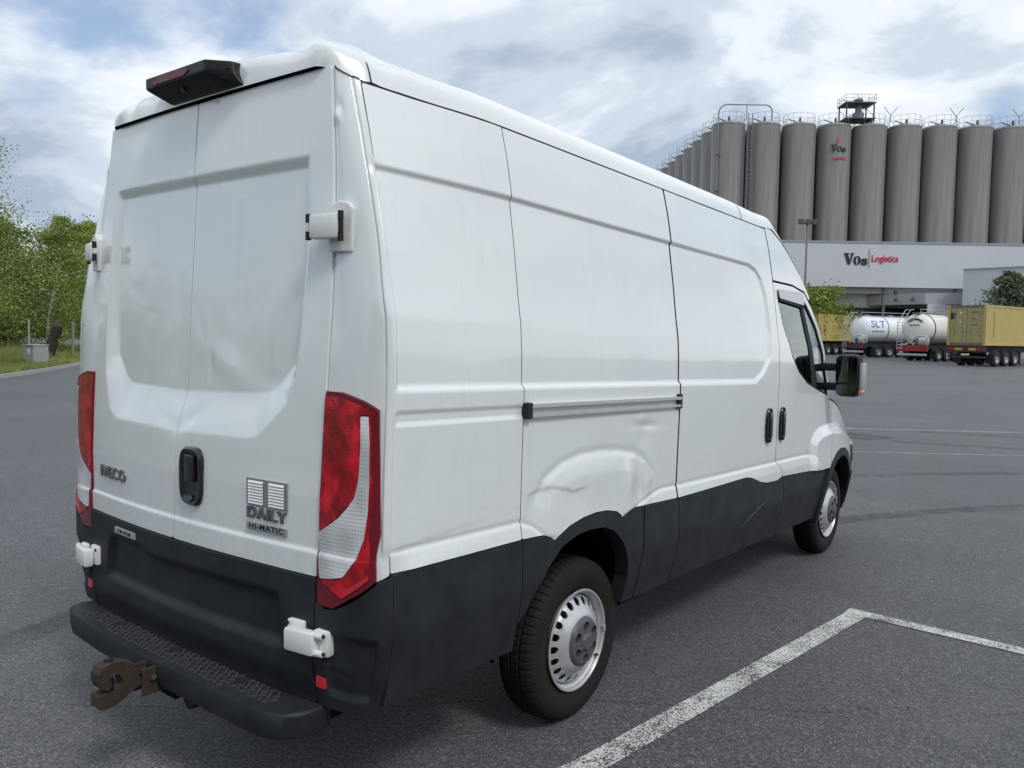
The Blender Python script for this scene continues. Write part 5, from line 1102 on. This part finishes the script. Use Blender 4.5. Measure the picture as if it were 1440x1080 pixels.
tree('broadleaf_tree', 'round pale tree at the back, close beside the van tail', 'tree', -32.0, 60, 10.4, 3.4, 33, 12000, .22, L1, M_BARK, .05, GV, 1.1, z=.15)
tree('broadleaf_tree', 'low dark tree at the left edge behind the birch', 'tree', -30.5, 41, 6.2, 3.0, 44, 11000, .17, L2, M_BARK, .04, GV, 1.15, z=.1)
tree('slender_tree', 'grey green tree rising behind the nearest container', 'tree', 40.9, 66.5, 8.2, 2.2, 61, 9000, .24, L3, M_BARK, .30, None, 1.0, .05)
tree('shrub', 'wide green shrub behind the far container and the van', 'shrub', 30.6, 83.2, 7.4, 3.6, 72, 9000, .30, L1, M_BARK, .12, None, 1.0)
tree('shrub', 'darker shrub beside the canopy corner', 'shrub', 33.9, 85, 5.6, 2.5, 73, 5000, .28, L2, M_BARK, .12, None, 1.0)
# verge, kerb
M_GRASS = mat('verge_soil_grass', (.065, .085, .028), .95, var=.5, vscale=2.5, bump=.6, bscale=30, bdist=.05)
KB = [(-4.5, -26), (-9.0, -6), (-13.2, 12), (-15.4, 21), (-16.46, 25.8), (-17.45, 29.4), (-18.97, 34.9), (-21.5, 42), (-25.0, 50), (-31, 60), (-42, 72), (-80, 92)]
v = []; f = []
for l, D in KB:
    for dl, dz in ((-.14, .13), (-3, .16), (-9, .30), (-30, 1.0), (-160, 2.0)): v.append(G(l+dl, D-dl*.25, gz(D)+dz))
pyd('grass_verge', v, [(i*5+j, (i+1)*5+j, (i+1)*5+j+1, i*5+j+1) for i in range(len(KB)-1) for j in range(4)], M_GRASS)['kind'] = 'structure'
M_KERB = mat('concrete_kerb', (.36, .35, .33), .85, var=.2, vscale=6)
kb = empty('kerb'); kb['kind'] = 'structure'
def ksamp(D): 
    ds = [q[1] for q in KB]; return float(np.interp(D, ds, [q[0] for q in KB]))
D = 18.0
while D < 48:
    a, b = (ksamp(D), D), (ksamp(D+.98), D+.98); k = MB()
    A, B_ = G(*a), G(*b); t = (B_-A).normalized(); nn = Vector((-t.y, t.x, 0)); A = A+Vector((0, 0, gz(D)-.05)); B_ = B_+Vector((0, 0, gz(D)-.05)); h = Vector((0, 0, .18)); c = nn*.02
    k.add([A, B_, B_+nn*.15, A+nn*.15, A+h+c, B_+h+c, B_+h+nn*.15, A+h+nn*.15], [(3, 2, 1, 0), (4, 5, 6, 7), (0, 1, 5, 4), (1, 2, 6, 5), (2, 3, 7, 6), (3, 0, 4, 7)]); k.build('kerb_stone', M_KERB, kb); D += 1.0
rn = random.Random(2); v = []; f = []
for i in range(26000):
    D = rn.uniform(24, 52); off = abs(rn.gauss(0, 5))+.2; l = ksamp(D)-off
    g = 1 if off < 2.2 else 2.2+.8*math.sin(l*1.3+D); h = rn.uniform(.06, .16)*g*1.15+(.25 if (off > 3 and rn.random() < .25) else 0)
    p = G(l, D+off*.25, gz(D)+.14+max(0, off-3)*.023); a = rn.uniform(0, 6.28); w = rn.uniform(.012, .03); tip = p+Vector((rn.uniform(-.4, .4)*h, rn.uniform(-.4, .4)*h, h)); d = Vector((math.cos(a)*w, math.sin(a)*w, 0))
    j = len(v); v += [p-d, p+d, tip]; f.append((j, j+1, j+2))
o = pyd('grass', v, f, leaf_mat('meadow_grass', (.13, .19, .035), (.30, .30, .10), .5)); o['kind'] = 'stuff'; o['label'] = 'tall meadow grass on the left verge'
# things on the verge
cb = tag(yard_root('utility_cabinet', -20.35, 34.3, .12), 'low grey utility cabinet with a white notice on its front', 'cabinet'); cb.rotation_euler.z += R(-38)
k = MB(); k.box(-.55, .55, -.30, .30, 0, .80, None, .015); k.build('cabinet_body', mat('weathered_grey_box', (.30, .32, .32), .7, var=.12, vscale=5), cb)
k = MB(); k.box(-.58, .58, -.33, .33, .80, .84, None, .01); k.build('cabinet_lid', mat('weathered_grey_lid', (.36, .37, .37), .7), cb)
for x in (-.27, .27): k = MB(); k.box(x-.25, x+.25, -.315, -.298, .06, .76, None, .004); k.build('cabinet_door', mat('weathered_grey_box', (.3, .32, .32)), cb)
k = MB(); k.box(.0, .24, -.322, -.314, .42, .66); k.build('notice', mat('white_notice', (.75, .76, .76), .5), cb)
k = MB(); k.box(.06, .18, -.324, -.3215, .47, .52); k.build('notice_print', mat('grey_print', (.3, .3, .32), .6), cb)
ps = tag(yard_root('marker_post', -21.4, 35.6, .12), 'thin pale steel post behind the grey cabinet', 'post'); k = MB(); k.tube([(0, 0, 0), (0, 0, 1.95)], .035, 8); k.build('pole', mat('pale_galvanised_post', (.42, .43, .43), .5, .3), ps); k = MB(); k.box(-.05, .05, -.05, .05, 1.92, 1.98); k.build('post_cap', M_STEEL, ps)
ps = tag(yard_root('fence_post', -22.2, 40.6, .12), 'weathered wooden post beside the leaning stump', 'post'); k = MB(); k.tube([(0, 0, 0), (.03, 0, 1.9)], .07, 7); k.build('pole', mat('grey_wood', (.22, .20, .16), .9, var=.2), ps)
sp_ = tag(yard_root('tree_stump', -23.1, 39.8, .12), 'dark leaning dead trunk with peeling bark on the verge', 'tree stump'); k = MB(); rn = random.Random(9); pts = []; rs = []
for i in range(9): t = i/8; pts.append((t*.62+rn.uniform(-.03, .03), rn.uniform(-.04, .04), -.1+t*1.75)); rs.append(.30*(1-.30*t)+rn.uniform(-.03, .03))
k.tube(pts, rs, 10); k.build('trunk', mat('charred_bark', (.035, .028, .022), .95, var=.5, vscale=6, bump=1., bscale=14, bdist=.05), sp_, True)
k = MB(); k.tube([(.50, 0, 1.5), (.62, -.02, 1.86), (.75, 0, 1.95)], [.16, .10, .03], 7); k.tube([(.45, 0, 1.2), (.25, .05, 1.7)], [.10, .03], 6); k.build('broken_limb', M_BARK, sp_, True)
# far woods that close the horizon behind the van and around the yard
rn = random.Random(12); v = []; f = []
def mass(l0, l1, D0, D1, h, n, leaf):
    for i in range(n):
        l = rn.uniform(l0, l1); D = rn.uniform(D0, D1); top = h*(.62+.25*math.sin(l*.31+2*math.sin(l*.11))+.13*math.sin(l*1.1)); z = top*(1-rn.random()**1.6); p = G(l, D, z)
        a = Vector((rn.uniform(-1, 1), rn.uniform(-1, 1), rn.uniform(-.7, .7))).normalized(); b = a.cross(Vector((rn.uniform(-1, 1), rn.uniform(-1, 1), rn.uniform(-1, 1)))).normalized(); L = leaf*rn.uniform(.6, 1.3)
        j = len(v); v.extend([p-a*L*.5, p+b*L*.4, p+a*L*.5, p-b*L*.4]); f.append((j, j+1, j+2, j+3))
mass(-130, 24, 126, 138, 11, 32000, .9); mass(-60, 50, -30, -20, 13.5, 75000, .42); mass(-95, -60, -24, 120, 11, 14000, .9)
o = pyd('distant_woods', v, f, L2); o['kind'] = 'stuff'; o['label'] = 'dense woods closing the horizon round the yard'
